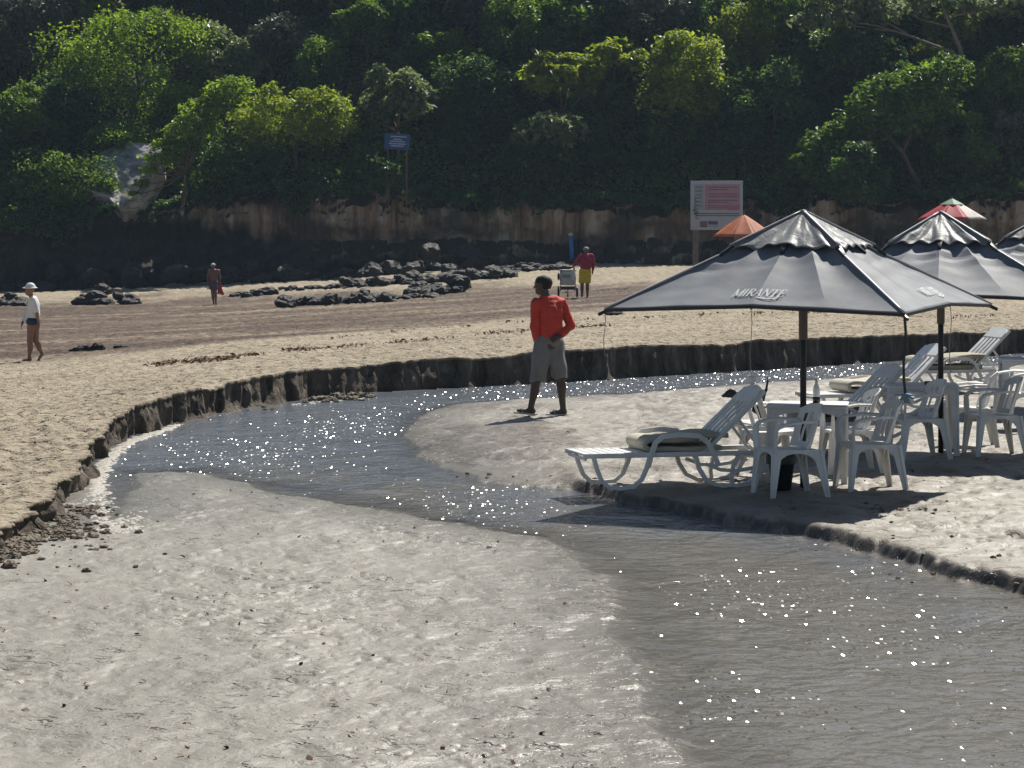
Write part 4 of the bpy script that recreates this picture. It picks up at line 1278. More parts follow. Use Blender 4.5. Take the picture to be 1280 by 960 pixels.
# ---------------------------------------------------------------- white plastic furniture
def make_chair():
    root = thing('plastic_chair', 'x', 'chair', (0, 0, 0), 0, 'white plastic armchairs around the tables')
    pl = M['plastic']
    # local: front is +x, seat 0.42 high
    V = []
    nx, ny = 12, 13
    for top in (0, 1):
        for i in range(nx):
            for j in range(ny):
                x = -.21 + .44 * i / (nx - 1); y = (-.22 + .44 * j / (ny - 1)) * (1 - .10 * (1 - i / (nx - 1)))
                z = .425 - .020 * math.exp(-(((x - .0) / .2) ** 2 + (y / .17) ** 2)) - (.03 * ((i - 9) / 2) ** 2 * .3 if i > 9 else 0) - .012 * (1 - i / (nx - 1))
                V.append((x, y, z if top else z - .014))
    f = grid_faces(nx, ny)
    n = nx * ny
    rim = [i for i in range(ny)] + [i * ny + ny - 1 for i in range(1, nx)] + [(nx - 1) * ny + j for j in range(ny - 2, -1, -1)] + [i * ny for i in range(nx - 2, 0, -1)]
    sk = np.array([[a, b, b + n, a + n] for a, b in zip(rim, rim[1:] + rim[:1])])
    obj('seat', np_mesh('seat', np.array(V), [f[:, ::-1], f + n, sk], False), pl, root)
    # aprons with a shallow arch
    for nm, p0, p1, ax in (('apron', (.21, -.20), (.21, .20), 'y'), ('apron', (-.20, -.19), (-.20, .19), 'y'), ('apron', (-.19, .205), (.20, .215), 'x'), ('apron', (-.19, -.205), (.20, -.215), 'x')):
        mb = MB(); k = 9
        pts = []
        for i in range(k):
            t = i / (k - 1)
            a = abs(2 * t - 1)
            pts.append((p0[0] + (p1[0] - p0[0]) * t, p0[1] + (p1[1] - p0[1]) * t, .412, .412 - .03 - .10 * a ** 3))
        for a, b in zip(pts[:-1], pts[1:]):
            h = .006
            ox, oy = (h, 0) if ax == 'y' else (0, h)
            mb.add([(a[0] - ox, a[1] - oy, a[2]), (a[0] + ox, a[1] + oy, a[2]), (b[0] + ox, b[1] + oy, b[2]), (b[0] - ox, b[1] - oy, b[2]),
                    (a[0] - ox, a[1] - oy, a[3]), (a[0] + ox, a[1] + oy, a[3]), (b[0] + ox, b[1] + oy, b[3]), (b[0] - ox, b[1] - oy, b[3])],
                   [(0, 1, 2, 3), (4, 7, 6, 5), (0, 4, 5, 1), (3, 2, 6, 7), (0, 3, 7, 4), (1, 5, 6, 2)])
        mb.build(nm, pl, root)
    for sx, sy in ((1, 1), (1, -1), (-1, 1), (-1, -1)):          # legs: angle sections that splay and taper
        a = (.195 * sx, .195 * sy, .405); b = (.245 * sx if sx > 0 else -.275, .235 * sy, -.01)
        mb = MB()
        mb.beam((a[0], a[1] + .012 * sy, a[2]), (b[0], b[1] + .006 * sy, b[2]), .050, .006, .024, .005, up=(0, 1, 0))
        mb.beam((a[0] + .016 * sx, a[1] - .012 * sy, a[2]), (b[0] + .008 * sx, b[1] - .006 * sy, b[2]), .050, .006, .024, .005, up=(1, 0, 0))
        mb.build('leg', pl, root, bevel=.002)
    # curved back: a shell bent round the sitter, with slots left open
    def bk(a, h):                                               # a -1..1 round the back, h 0..1 up
        th = a * 1.02
        r = .235 + .012 * h
        lean = .105 * h
        return (-.035 - lean - r * .80 * math.cos(th) + .05, r * math.sin(th) * (1.0 + .05 * h), .42 + .385 * h - .055 * abs(a) ** 2.2 * h)
    def shell(a0, a1, h0, h1, na, nh, mb, taper=None):
        V = []
        for i in range(na + 1):
            for j in range(nh + 1):
                h = h0 + (h1 - h0) * j / nh
                aa0, aa1 = (a0, a1) if taper is None else taper(h)
                V.append(bk(aa0 + (aa1 - aa0) * i / na, h))
        nrm = [(math.cos(math.atan2(v[1], v[0] + .02) + math.pi), math.sin(math.atan2(v[1], v[0] + .02) + math.pi)) for v in V]
        W = [(v[0] - q[0] * .013, v[1] - q[1] * .013, v[2]) for v, q in zip(V, nrm)]
        nn = len(V); c = nh + 1
        f = [tuple(x) for x in grid_faces(na + 1, c)]
        fs = f + [tuple(x + nn for x in q[::-1]) for q in f]
        rim = list(range(c)) + [i * c + c - 1 for i in range(1, na + 1)] + [na * c + j for j in range(c - 2, -1, -1)] + [i * c for i in range(na - 1, 0, -1)]
        fs += [(a, b, b + nn, a + nn) for a, b in zip(rim, rim[1:] + rim[:1])]
        mb.add(V + W, fs)
    back = MB()
    shell(-1, 1, .80, 1.0, 16, 3, back)                          # top rail
    shell(-1, 1, .0, .12, 16, 2, back)                           # bottom rail
    for lo, hi in ((-1.0, -.70), (.70, 1.0)): shell(lo, hi, .12, .80, 3, 6, back)
    shell(-.22, .22, .12, .80, 4, 6, back, taper=lambda h: (-.15 - .10 * abs(h - .45), .15 + .10 * abs(h - .45)))
    for s in (-1, 1): shell(s * .52 - .045, s * .52 + .045, .12, .80, 1, 6, back, taper=lambda h, s=s: (s * (.50 + .05 * math.sin(h * 5)) - .05, s * (.50 + .05 * math.sin(h * 5)) + .05))
    back.build('backrest', pl, root, smooth=False)
    for s in (-1, 1):
        q = bk(s * .93, .70)
        pts = [(q[0], q[1], q[2]), (-.02, s * .262, .665), (.12, s * .268, .648), (.185, s * .262, .635), (.222, s * .250, .59), (.222, s * .238, .50), (.215, s * .225, .40)]
        MB().sweep(pts, [(-.034, -.016), (-.028, -.016), (-.026, -.006), (.026, -.006), (.028, -.016), (.034, -.016), (.034, .004), (.022, .009), (-.022, .009), (-.034, .004)], up=(.35, 0, 1)).build('armrest', pl, root, smooth=False)
    return root


CH = [  # u, ground v, heading (deg, way the sitter faces), label
    (986, 619, 196, 'white plastic armchair in front of the nearest table with the dark bucket behind its legs'),
    (1086, 611, 190, 'white plastic armchair with a sunlit seat at the end of the nearest table'),
    (1062, 590, 186, 'white plastic armchair tucked behind the sunlit chair at the nearest table'),
    (966, 592, 15, 'white plastic armchair on the lounger side of the nearest table'),
    (1146, 573, 193, 'white plastic armchair in front of the second table beside its left leg'),
    (1212, 557, 176, 'white plastic armchair half hidden behind the right leg of the second table'),
    (1242, 568, 188, 'white plastic armchair standing clear on the sand right of the second table'),
    (1276, 536, 192, 'white plastic armchair cut by the frame edge at the farthest table'),
]
ch0 = make_chair()
for i, (u, v, rz, lab) in enumerate(CH):
    o = ch0 if i == 0 else copy_tree(ch0)
    o.location = at_z(u, v, BARZ); o.rotation_euler = (0, 0, R(rz)); o['label'] = lab


def make_table():
    root = thing('plastic_table', 'x', 'table', (0, 0, 0), 0, 'square white plastic tables')
    pl = M['plastic']
    h = .375; n = 6; out = []
    for cx, cy, a0 in ((h - .05, h - .05, 0), (-h + .05, h - .05, 90), (-h + .05, -h + .05, 180), (h - .05, -h + .05, 270)):
        out += [(cx + .05 * math.cos(R(a0 + 90 * k / n)), cy + .05 * math.sin(R(a0 + 90 * k / n))) for k in range(n + 1)]
    MB().prism(out, .690, .715).build('tabletop', pl, root, bevel=.006)
    for sx, sy, ax in ((0, 1, 'x'), (0, -1, 'x'), (1, 0, 'y'), (-1, 0, 'y')):
        mb = MB(); k = 9
        for i in range(k):
            t0, t1 = i / k, (i + 1) / k
            z0 = .69 - .035 - .05 * abs(2 * t0 - 1) ** 3; z1 = .69 - .035 - .05 * abs(2 * t1 - 1) ** 3
            L = .30
            if ax == 'x': P0, P1, o_ = (-L + 2 * L * t0, sy * (h - .03)), (-L + 2 * L * t1, sy * (h - .03)), (0, .006)
            else: P0, P1, o_ = (sx * (h - .03), -L + 2 * L * t0), (sx * (h - .03), -L + 2 * L * t1), (.006, 0)
            vs = []
            for (px, py), zz in ((P0, z0), (P1, z1)):
                vs += [(px - o_[0], py - o_[1], .689), (px + o_[0], py + o_[1], .689), (px + o_[0], py + o_[1], zz), (px - o_[0], py - o_[1], zz)]
            mb.add(vs, [(0, 1, 2, 3), (4, 7, 6, 5), (0, 4, 5, 1), (1, 5, 6, 2), (2, 6, 7, 3), (3, 7, 4, 0)])
        mb.build('apron', pl, root)
    for sx in (-1, 1):
        for sy in (-1, 1):
            mb = MB()
            a = (sx * (h - .055), sy * (h - .055), .689); b = (sx * (h - .03), sy * (h - .03), -.02)
            mb.beam((a[0], a[1] + sy * .028, a[2]), (b[0], b[1] + sy * .016, b[2]), .046, .007, .028, .006, up=(0, 1, 0))
            mb.beam((a[0] + sx * .028, a[1], a[2]), (b[0] + sx * .016, b[1], b[2]), .046, .007, .028, .006, up=(1, 0, 0))
            mb.build('leg', pl, root, bevel=.003)
    return root


TB = [(1010, 600, -8, 'square white plastic table under the lettered parasol with a bottle on top'),
      (1152, 566, -6, 'square white plastic table pierced by the pole of the wrinkled parasol'),
      (1288, 520, -6, 'square white plastic table cut off by the frame edge beside the farthest lounger')]
tb0 = make_table()
for i, (u, v, rz, lab) in enumerate(TB):
    o = tb0 if i == 0 else copy_tree(tb0)
    o.location = at_z(u, v, BARZ); o.rotation_euler = (0, 0, R(rz)); o['label'] = lab
t1, t2 = at_z(1010, 600, BARZ), at_z(1152, 566, BARZ)
r_ = thing('bottle', 'small clear bottle with a dark base standing on the nearest table', 'bottle', (t1[0] + .09, t1[1] + .1, BARZ + .715))
MB().lathe([(.030, 0), (.033, .01), (.033, .12), (.028, .15), (.013, .19), (.012, .235)], 14).build('body', simple('bottle_glass', (.55, .58, .58), .12), r_, smooth=True)
MB().lathe([(.015, .235), (.015, .265), (.0, .268)], 12).build('cap', M['plastic'], r_, smooth=True)
MB().lathe([(.036, 0.001), (.037, .055), (.034, .056)], 14).build('holder', M['black_plastic'], r_, smooth=True)
r_ = thing('ashtray', 'small black ashtray on the second table beside the parasol pole', 'ashtray', (t2[0] + .06, t2[1] - .12, BARZ + .715))
MB().lathe([(.042, 0), (.055, .035), (.050, .037), (.038, .012), (0, .012)], 16).build('bowl', M['black_plastic'], r_, smooth=True)
r_ = thing('bucket', 'dark plastic bucket on the sand behind the legs of the front chair', 'bucket', at_z(977, 612, BARZ))
MB().lathe([(.085, 0), (.125, .30), (.135, .30), (.135, .325), (.122, .325), (.085, .02), (0, .02)], 20).build('tub', M['black_plastic'], r_, smooth=True)
MB().lathe([(.137, .235), (.140, .24), (.142, .30), (.138, .305)], 20).build('band', simple('dark_green_band', (.03, .07, .045), .5), r_, smooth=True)
MB().tube([(.135 * math.cos(a), .135 * math.sin(a) * .25 - .10, .31 + .05 * math.sin(a)) for a in np.linspace(0, math.pi, 11)], .005, 6).build('handle', M['black_metal'], r_, smooth=True)


def make_lounger():
    root = thing('sun_lounger', 'x', 'sun lounger', (0, 0, 0), 0, 'white plastic sun loungers in a row')
    pl = M['plastic']; W = .31; SZ = .31
    for s in (-1, 1):
        MB().beam((0, s * W, SZ), (1.78, s * W, SZ), .018, .022).build('side_rail', pl, root, bevel=.006)
    for i in range(6):
        x = .045 + i * .083
        MB().box((x, 0, SZ + .012), (.036, W - .019, .007)).build('slat', pl, root, bevel=.003)
    for j in range(5):
        y = -W + .072 + j * (2 * W - .144) / 4
        MB().box((.84, y, SZ + .010), (.300, .046, .007)).build('slat', pl, root, bevel=.003)
    bh = Vector((1.15, 0, SZ + .01)); ang = R(43); dx, dz = math.cos(ang), math.sin(ang); L = .80
    b = thing('backrest', None, None); b.parent = root
    del_ = b
    fr = MB()
    for s in (-1, 1): fr.beam(bh + Vector((0, s * (W - .035), 0)), bh + Vector((L * dx, s * (W - .05), L * dz)), .022, .018)
    # rounded head plate
    n = 10; out = []
    for k in range(n + 1):
        a = math.pi * k / n - math.pi / 2
        out.append((L * .80 + .20 * max(0, math.cos(a)) ** .6, (W - .03) * math.sin(a)))
    pv = []
    for h in (0.0, .026):
        for s_, y in out: pv.append(bh + Vector((s_ * dx - h * dz, y, s_ * dz + h * dx)))
    m_ = len(out)
    fr.add(pv, [tuple(range(m_)), tuple(range(m_, 2 * m_))[::-1]] + [(i, (i + 1) % m_, m_ + (i + 1) % m_, m_ + i) for i in range(m_)])
    me = fr.mesh('backrest'); bpy.data.objects.remove(b)
    b = obj('backrest', me, pl, root)
    for j in range(5):
        y = -W + .085 + j * (2 * W - .17) / 4
        p0 = bh + Vector((.02 * dx - .012 * dz, y, .02 * dz + .012 * dx)); p1 = bh + Vector((L * .83 * dx - .012 * dz, y, L * .83 * dz + .012 * dx))
        MB().beam(p0, p1, .030, .007).build('slat', pl, b, bevel=.003)
    for s in (-1, 1):                                             # props that hold the back up
        MB().beam(bh + Vector((.46 * dx, s * .2, .46 * dz)), (1.74, s * .2, SZ - .01), .016, .012).build('prop', pl, root, bevel=.004)
    prof = [(-.018, -.020), (.018, -.020), (.018, .020), (-.018, .020)]
    for s in (-1, 1):                                             # front hoop legs
        y = s * (W - .002)
        MB().sweep([(.10, y, SZ - .02), (.125, y, .20), (.17, y, .09), (.24, y, .025), (.36, y, .015), (.47, y, .025), (.55, y, .09), (.60, y, .20), (.625, y, SZ - .02)], prof, up=(0, 1, 0)).build('leg', pl, root, smooth=False)
    for s in (-1, 1):                                             # rear rocker-shaped legs with an inner ring
        y = s * (W - .002)
        mb = MB()
        mb.sweep([(1.06, y, SZ - .02), (1.09, y, .18), (1.16, y, .07), (1.27, y, .018), (1.42, y, .01), (1.56, y, .03), (1.67, y, .10), (1.73, y, .20), (1.75, y, SZ - .02)], prof, up=(0, 1, 0))
        mb.sweep([(1.16, y, .215), (1.30, y, .16), (1.45, y, .15), (1.60, y, .17), (1.71, y, .215)], [(-.016, -.018), (.016, -.018), (.016, .018), (-.016, .018)], up=(0, 1, 0))
        mb.sweep([(1.41, y, .02), (1.40, y, .10), (1.42, y, .2), (1.47, y, SZ - .02)], [(-.016, -.018), (.016, -.018), (.016, .018), (-.016, .018)], up=(0, 1, 0))
        mb.build('leg', pl, root, smooth=False)
    for s in (-1, 1):                                             # arm hoops
        y = s * (W + .028)
        MB().sweep([(.60, y, .20), (.63, y, SZ), (.67, y, SZ + .11), (.74, y, SZ + .165), (.90, y, SZ + .18), (1.08, y, SZ + .165), (1.17, y, SZ + .10), (1.22, y, SZ), (1.27, y, .20)],
                   [(-.022, -.012), (.022, -.012), (.022, .012), (-.022, .012)], up=(0, 1, 0)).build('armrest', pl, root, smooth=False)
    MB().box((.03, 0, SZ - .03), (.012, W - .02, .012)).build('cross_bar', pl, root, bevel=.004)
    MB().box((1.70, 0, SZ - .055), (.014, W - .02, .014)).build('cross_bar', pl, root, bevel=.004)
    return root


LG = [(836, 606, 14, 'white plastic sun lounger with a folded beige pad, the one beside the stream'),
      (1026, 564, 17, 'white plastic sun lounger with a brown pad behind the nearest table'),
      (1092, 523, 17, 'white plastic sun lounger with its back raised behind the second table'),
      (1184, 490, 17, 'farthest white plastic sun lounger with the thick olive pad')]
lg0 = make_lounger()
lgs = []
for i, (u, v, rz, lab) in enumerate(LG):
    o = lg0 if i == 0 else copy_tree(lg0)
    p = at_z(u, v, BARZ); a = R(rz)
    o.location = (p[0] - .9 * math.cos(a), p[1] - .9 * math.sin(a), BARZ - .005); o.rotation_euler = (0, 0, a); o['label'] = lab
    lgs.append(o)


def folded_pad(lounger, m, label, x0=.55, x1=1.32, z0=.335, thick=.045, top=.50):
    """a long pad folded over on itself: the fold bulges at the foot end, the loose end rides on the back"""
    name = 'lounger_pad'
    pts_o = []
    r = (top - z0) / 2; cz = z0 + r
    for k in range(11):
        a = math.pi / 2 + math.pi * k / 10
        pts_o.append((x0 + .10 + (r + .01) * 1.15 * math.cos(a), cz + r * math.sin(a)))
    mid = [(x0 + .10 + (x1 - x0 - .1) * t, z0 + .004 * math.sin(t * 9)) for t in np.linspace(0.1, 1, 6)]
    path = [(x1 + .06, top + .03)] + [(x1 - (x1 - x0 - .1) * t, top + .012 * math.sin(t * 7) + .03 * (1 - t) ** 2) for t in np.linspace(.05, .95, 7)] + pts_o + mid
    mb = MB(); n = len(path)
    for s0, s1 in ((-.29, .29),):
        vs = []
        for i, (x, z) in enumerate(path):
            a = path[max(i - 1, 0)]; b = path[min(i + 1, n - 1)]
            d = math.hypot(b[0] - a[0], b[1] - a[1]); nx_, nz_ = -(b[1] - a[1]) / d, (b[0] - a[0]) / d
            h = thick / 2
            for y, e in ((s0, .75), (s0 + .02, 1), (s1 - .02, 1), (s1, .75)):
                vs.append((x + nx_ * h * e, y, z + nz_ * h * e))
            for y, e in ((s1, .75), (s1 - .02, 1), (s0 + .02, 1), (s0, .75)):
                vs.append((x - nx_ * h * e, y, z - nz_ * h * e))
        fs = []
        for i in range(n - 1):
            for j in range(8): fs.append((i * 8 + j, i * 8 + (j + 1) % 8, (i + 1) * 8 + (j + 1) % 8, (i + 1) * 8 + j))
        fs += [tuple(range(8)), tuple(range((n - 1) * 8, n * 8))[::-1]]
        mb.add(vs, fs)
    o = mb.build(name, m, smooth=True)
    o.location = lounger.location; o.rotation_euler = lounger.rotation_euler
    return tag(o, label, 'cushion')


folded_pad(lgs[0], M['cushion'], 'folded beige pad lying on the lounger beside the stream', top=.440, z0=.355)
folded_pad(lgs[1], M['brown_cushion'], 'brown pad folded on the lounger behind the nearest table', top=.440, z0=.355)
folded_pad(lgs[2], M['cushion'], 'pale beige rolled pad on the lounger behind the second table', x0=.42, x1=1.2, top=.46, z0=.36)
folded_pad(lgs[3], M['olive_cushion'], 'thick olive pad folded on the farthest lounger', x0=.35, x1=1.3, top=.48, z0=.36, thick=.07)
# ---------------------------------------------------------------- people
M['skin_dark'] = simple('skin_dark', (.085, .050, .036), .5, .12, 20)
M['skin_tan'] = simple('skin_tan', (.24, .125, .085), .5, .12, 20)
M['skin_mid'] = simple('skin_mid', (.19, .092, .062), .5, .12, 20)
M['hair_dark'] = simple('hair_dark', (.012, .011, .010), .7, .3, 60, .004, 200)
M['red_shirt'] = simple('red_shirt', (.60, .058, .034), .8, .2, 7, .03, 16)
M['grey_shorts'] = simple('grey_shorts', (.205, .20, .195), .85, .14, 9, .006, 30)
M['white_shirt'] = simple('white_shirt', (.68, .69, .72), .8, .06, 9, .006, 30)
M['navy'] = simple('navy_cloth', (.018, .030, .065), .7)
M['wine_shirt'] = simple('wine_shirt', (.36, .03, .075), .8, .15, 9, .006, 30)
M['yellow_shorts'] = simple('yellow_shorts', (.70, .52, .04), .8, .15, 9, .006, 30)
M['slate_shorts'] = simple('slate_shorts', (.075, .070, .095), .8, .2, 12)
M['pink_towel'] = simple('pink_towel', (.48, .030, .085), .9, .2, 8, .01, 30)
M['cap_white'] = simple('cap_white', (.66, .66, .65), .7)
M['cap_grey'] = simple('cap_grey', (.33, .33, .31), .8)
M['sole'] = simple('sandal_sole', (.46, .44, .39), .7)
M['dog_coat'] = simple('dog_coat', (.013, .012, .012), .55, .3, 30, .003, 120)
M['eye'] = simple('eye', (.03, .025, .02), .15)


def cone(a, ra, b, rb, k=.03): return ('c', a, ra, b, rb, k)


def ell(c, r, k=.03): return ('e', np.array(c, float), np.array(r, float), k)


def hand(wr, d, nrm, thumb, s=1.0, curl=.5):
    """palm, four unequal bent fingers and a thumb, from the wrist along d; nrm = palm side"""
    w = np.array(wr, float); d = np.array(d, float); d /= np.linalg.norm(d)
    nrm = np.array(nrm, float); nrm -= d * (nrm @ d); nrm /= np.linalg.norm(nrm)
    t = np.array(thumb, float); t -= d * (t @ d) + nrm * (t @ nrm); t /= np.linalg.norm(t)
    out = [cone(w, .026 * s, w + d * .05 * s, .030 * s, .015), cone(w + d * .05 * s + t * .018 * s, .020 * s, w + d * .085 * s + t * .020 * s, .013 * s, .01),
           cone(w + d * .05 * s - t * .018 * s, .020 * s, w + d * .080 * s - t * .022 * s, .012 * s, .01)]
    for i, L in enumerate((.078, .088, .082, .064)):
        o = w + d * .085 * s + t * (.030 - .020 * i) * s
        m = o + (d * (1 - .25 * curl) + nrm * .35 * curl) * L * .5 * s
        e = m + (d * (1 - .8 * curl) + nrm * .9 * curl) * L * .5 * s
        out += [cone(o, .0098 * s, m, .0092 * s, .004), cone(m, .0092 * s, e, .0078 * s, .004)]
    o = w + d * .025 * s + t * .024 * s; m = o + (d * .6 + t * .8) * .035 * s; e = m + (d * .85 + t * .25 + nrm * .45) * .035 * s
    out += [cone(o, .013 * s, m, .011 * s, .006), cone(m, .011 * s, e, .009 * s, .004)]
    return out


def head(c, f, s=1.0, k=.02):
    """skull, jaw, nose, brow, lips, ears for a head centred at c looking along f (horizontal)"""
    c = np.array(c, float); f = np.array([f[0], f[1], 0.0]); f /= np.linalg.norm(f); r = np.array([f[1], -f[0], 0]); u = np.array([0, 0, 1.0])
    P = lambda a, b, z: tuple(c + (f * a + r * b + u * z) * s)
    out = [cone(P(-.022, 0, .028), .083 * s, P(.018, 0, .022), .078 * s, k), cone(P(.02, 0, -.01), .070 * s, P(.040, 0, -.075), .040 * s, k), cone(P(.062, 0, -.082), .024 * s, P(.05, 0, -.05), .034 * s, k),
           cone(P(.085, 0, .012), .010 * s, P(.106, 0, -.028), .013 * s, .012), cone(P(.074, -.032, .030), .012 * s, P(.074, .032, .030), .012 * s, .012), cone(P(.086, -.014, -.058), .008 * s, P(.086, .014, -.058), .008 * s, .008)]
    for b in (-1, 1): out.append(cone(P(-.012, b * .080, .012), .016 * s, P(-.006, b * .078, -.018), .010 * s, .008))
    return out, P


def eyes(P, root, s=1.0):
    for b in (-1, 1):
        mb = MB(); c = P(.0765, b * .030, .008)
        mb.lathe([(.0, -.009 * s), (.008 * s, -.005 * s), (.010 * s, 0), (.008 * s, .005 * s), (0, .009 * s)], 10, c)
        mb.build('eye', M['eye'], root, smooth=True)


def wrinkles(a, f, seed):
    return lambda P: a * pn3(P * np.array([f, f, f * .45]), seed)


def part(name, prims, h, m, root, k=.03, cut=None, wr=None):
    return obj(name, sdf_mesh(name, prims, h, k, cut, wr), m, root)


def man_in_red():
    p = at_z(684, 519.5, .085)
    X0 = (684 - U0) * p[1] / F
    zg = float(z_bed(np.array([[X0]]), np.array([[p[1]]]))[0][0, 0])
    root = thing('person', 'person in red shirt and grey shorts walking on the sandbar, one arm behind the back', 'person', (X0, p[1], zg - .006))
    f = (-.86, .5)
    hd, P = head((-.060, .02, 1.625), (-.93, .36), 1.02)
    body = hd + [cone((-.040, .0, 1.55), .056, (-.01, -.005, 1.44), .064), cone((-.115, -.055, 1.405), .062, (.165, .07, 1.405), .062, .05),
                 ell((.02, 0, 1.27), (.165, .12, .19), .05), ell((.022, 0, 1.08), (.145, .115, .17), .05), ell((.02, 0, .93), (.155, .125, .13), .05),
                 cone((-.150, -.07, 1.405), .050, (-.155, -.075, 1.12), .040), cone((-.155, -.075, 1.12), .040, (-.115, -.055, .875), .028),
                 cone((.190, .08, 1.405), .050, (.292, .03, 1.13), .040), cone((.292, .03, 1.13), .040, (.165, -.125, 1.00), .028),
                 cone((-.06, -.03, .92), .085, (-.125, -.02, .47), .056), cone((-.125, -.02, .47), .056, (-.205, -.01, .10), .037), ell((-.15, .01, .34), (.052, .055, .12), .03),
                 cone((.095, .03, .92), .085, (.160, .03, .48), .056), cone((.160, .03, .48), .056, (.198, .02, .09), .037), ell((.185, .015, .35), (.052, .055, .12), .03),
                 cone((-.175, -.01, .060), .034, (-.30, .01, .055), .030, .03), cone((-.30, .01, .058), .030, (-.365, .02, .066), .018, .02),
                 cone((.215, .02, .045), .034, (.11, .05, .038), .030, .03), cone((.11, .05, .038), .030, (.045, .065, .030), .018, .02)]
    body += hand((-.115, -.055, .875), (.12, .08, -1), (.6, .75, 0), (-.7, .4, 0), 1.0, .5)
    body += hand((.165, -.125, 1.00), (-.85, -.22, -.35), (0, -1, .1), (0, .1, 1), 1.0, .6)
    part('body', body, .0075, M['skin_dark'], root)
    hc = np.array([-.060, .02, 1.625])
    part('hair', [cone(P(-.028, 0, .040), .082, P(.012, 0, .040), .075, .02), cone(P(-.045, 0, -.01), .062, P(-.05, 0, .03), .074, .02)], .0075, M['hair_dark'], root,
         cut=lambda Q: np.maximum(((Q[..., 0] - hc[0]) * -.93 + (Q[..., 1] - hc[1]) * .36) * .75 - (Q[..., 2] - hc[2]) * .62 - .028, -.045 - (Q[..., 2] - hc[2])), wr=lambda Q: -.006 + .002 * pn3(Q * 70, 3))
    eyes(P, root)
    part('shirt', [cone((-.120, -.055, 1.405), .072, (.165, .07, 1.405), .072, .05), ell((.02, -.005, 1.27), (.185, .140, .21), .06), ell((.025, -.008, 1.08), (.172, .138, .19), .06), cone((-.03, 0, 1.47), .070, (0, 0, 1.42), .08, .03)], .009, M['red_shirt'], root, .06,
         cut=lambda Q: np.maximum(.945 + .03 * (Q[..., 0]) + .010 * np.sin(Q[..., 0] * 30) - Q[..., 2], Q[..., 2] - 1.495), wr=lambda Q: .020 * pn3(Q * np.array([11, 11, 4.5]), 2) + .010 * pn3(Q * np.array([8, 8, 22]), 3))
    part('sleeve', [cone((-.140, -.065, 1.400), .066, (-.158, -.078, 1.12), .056), cone((-.158, -.078, 1.12), .056, (-.118, -.058, .90), .043)], .009, M['red_shirt'], root, wr=wrinkles(.012, 12, 4))
    part('sleeve', [cone((.178, .075, 1.400), .066, (.294, .030, 1.13), .056), cone((.294, .030, 1.13), .056, (.180, -.108, 1.012), .042)], .009, M['red_shirt'], root, wr=wrinkles(.012, 12, 5))
    part('shorts', [ell((.02, 0, .94), (.172, .142, .11), .05), cone((-.065, -.03, .90), .108, (-.125, -.02, .43), .108, .02), cone((.10, .03, .90), .108, (.158, .03, .455), .102, .02)], .009, M['grey_shorts'], root, .02,
         cut=lambda Q: np.maximum(np.where(Q[..., 0] < .02, .432, .468) + .012 * np.sin(Q[..., 0] * 40) - Q[..., 2], Q[..., 2] - 1.03), wr=wrinkles(.022, 10, 7))
    for (a, b, c_) in (((-.160, -.012, .022), (-.375, .022, .040), 1), ((.240, .015, .012), (.030, .070, .012), 1)):
        o = part('flip_flop', [cone(a, .045, b, .048, .01)], .006, M['sole'], root, cut=lambda Q, a=a, b=b: np.abs(Q[..., 2] - (a[2] + (b[2] - a[2]) * np.clip((Q[..., 0] - a[0]) / (b[0] - a[0]), 0, 1))) - .011)
        m_ = (np.array(a) * .35 + np.array(b) * .65); t_ = np.array(a) * .12 + np.array(b) * .88
        st = MB()
        for s in (-1, 1):
            e0 = m_ + np.array([0, s * .042, .008]); pk = (m_ + t_) / 2 + np.array([0, s * .02, .058])
            st.tube([e0, pk, t_ + np.array([0, 0, .02])], .006, 6)
        st.build('strap', M['sole'], o)
    return root


man_in_red()


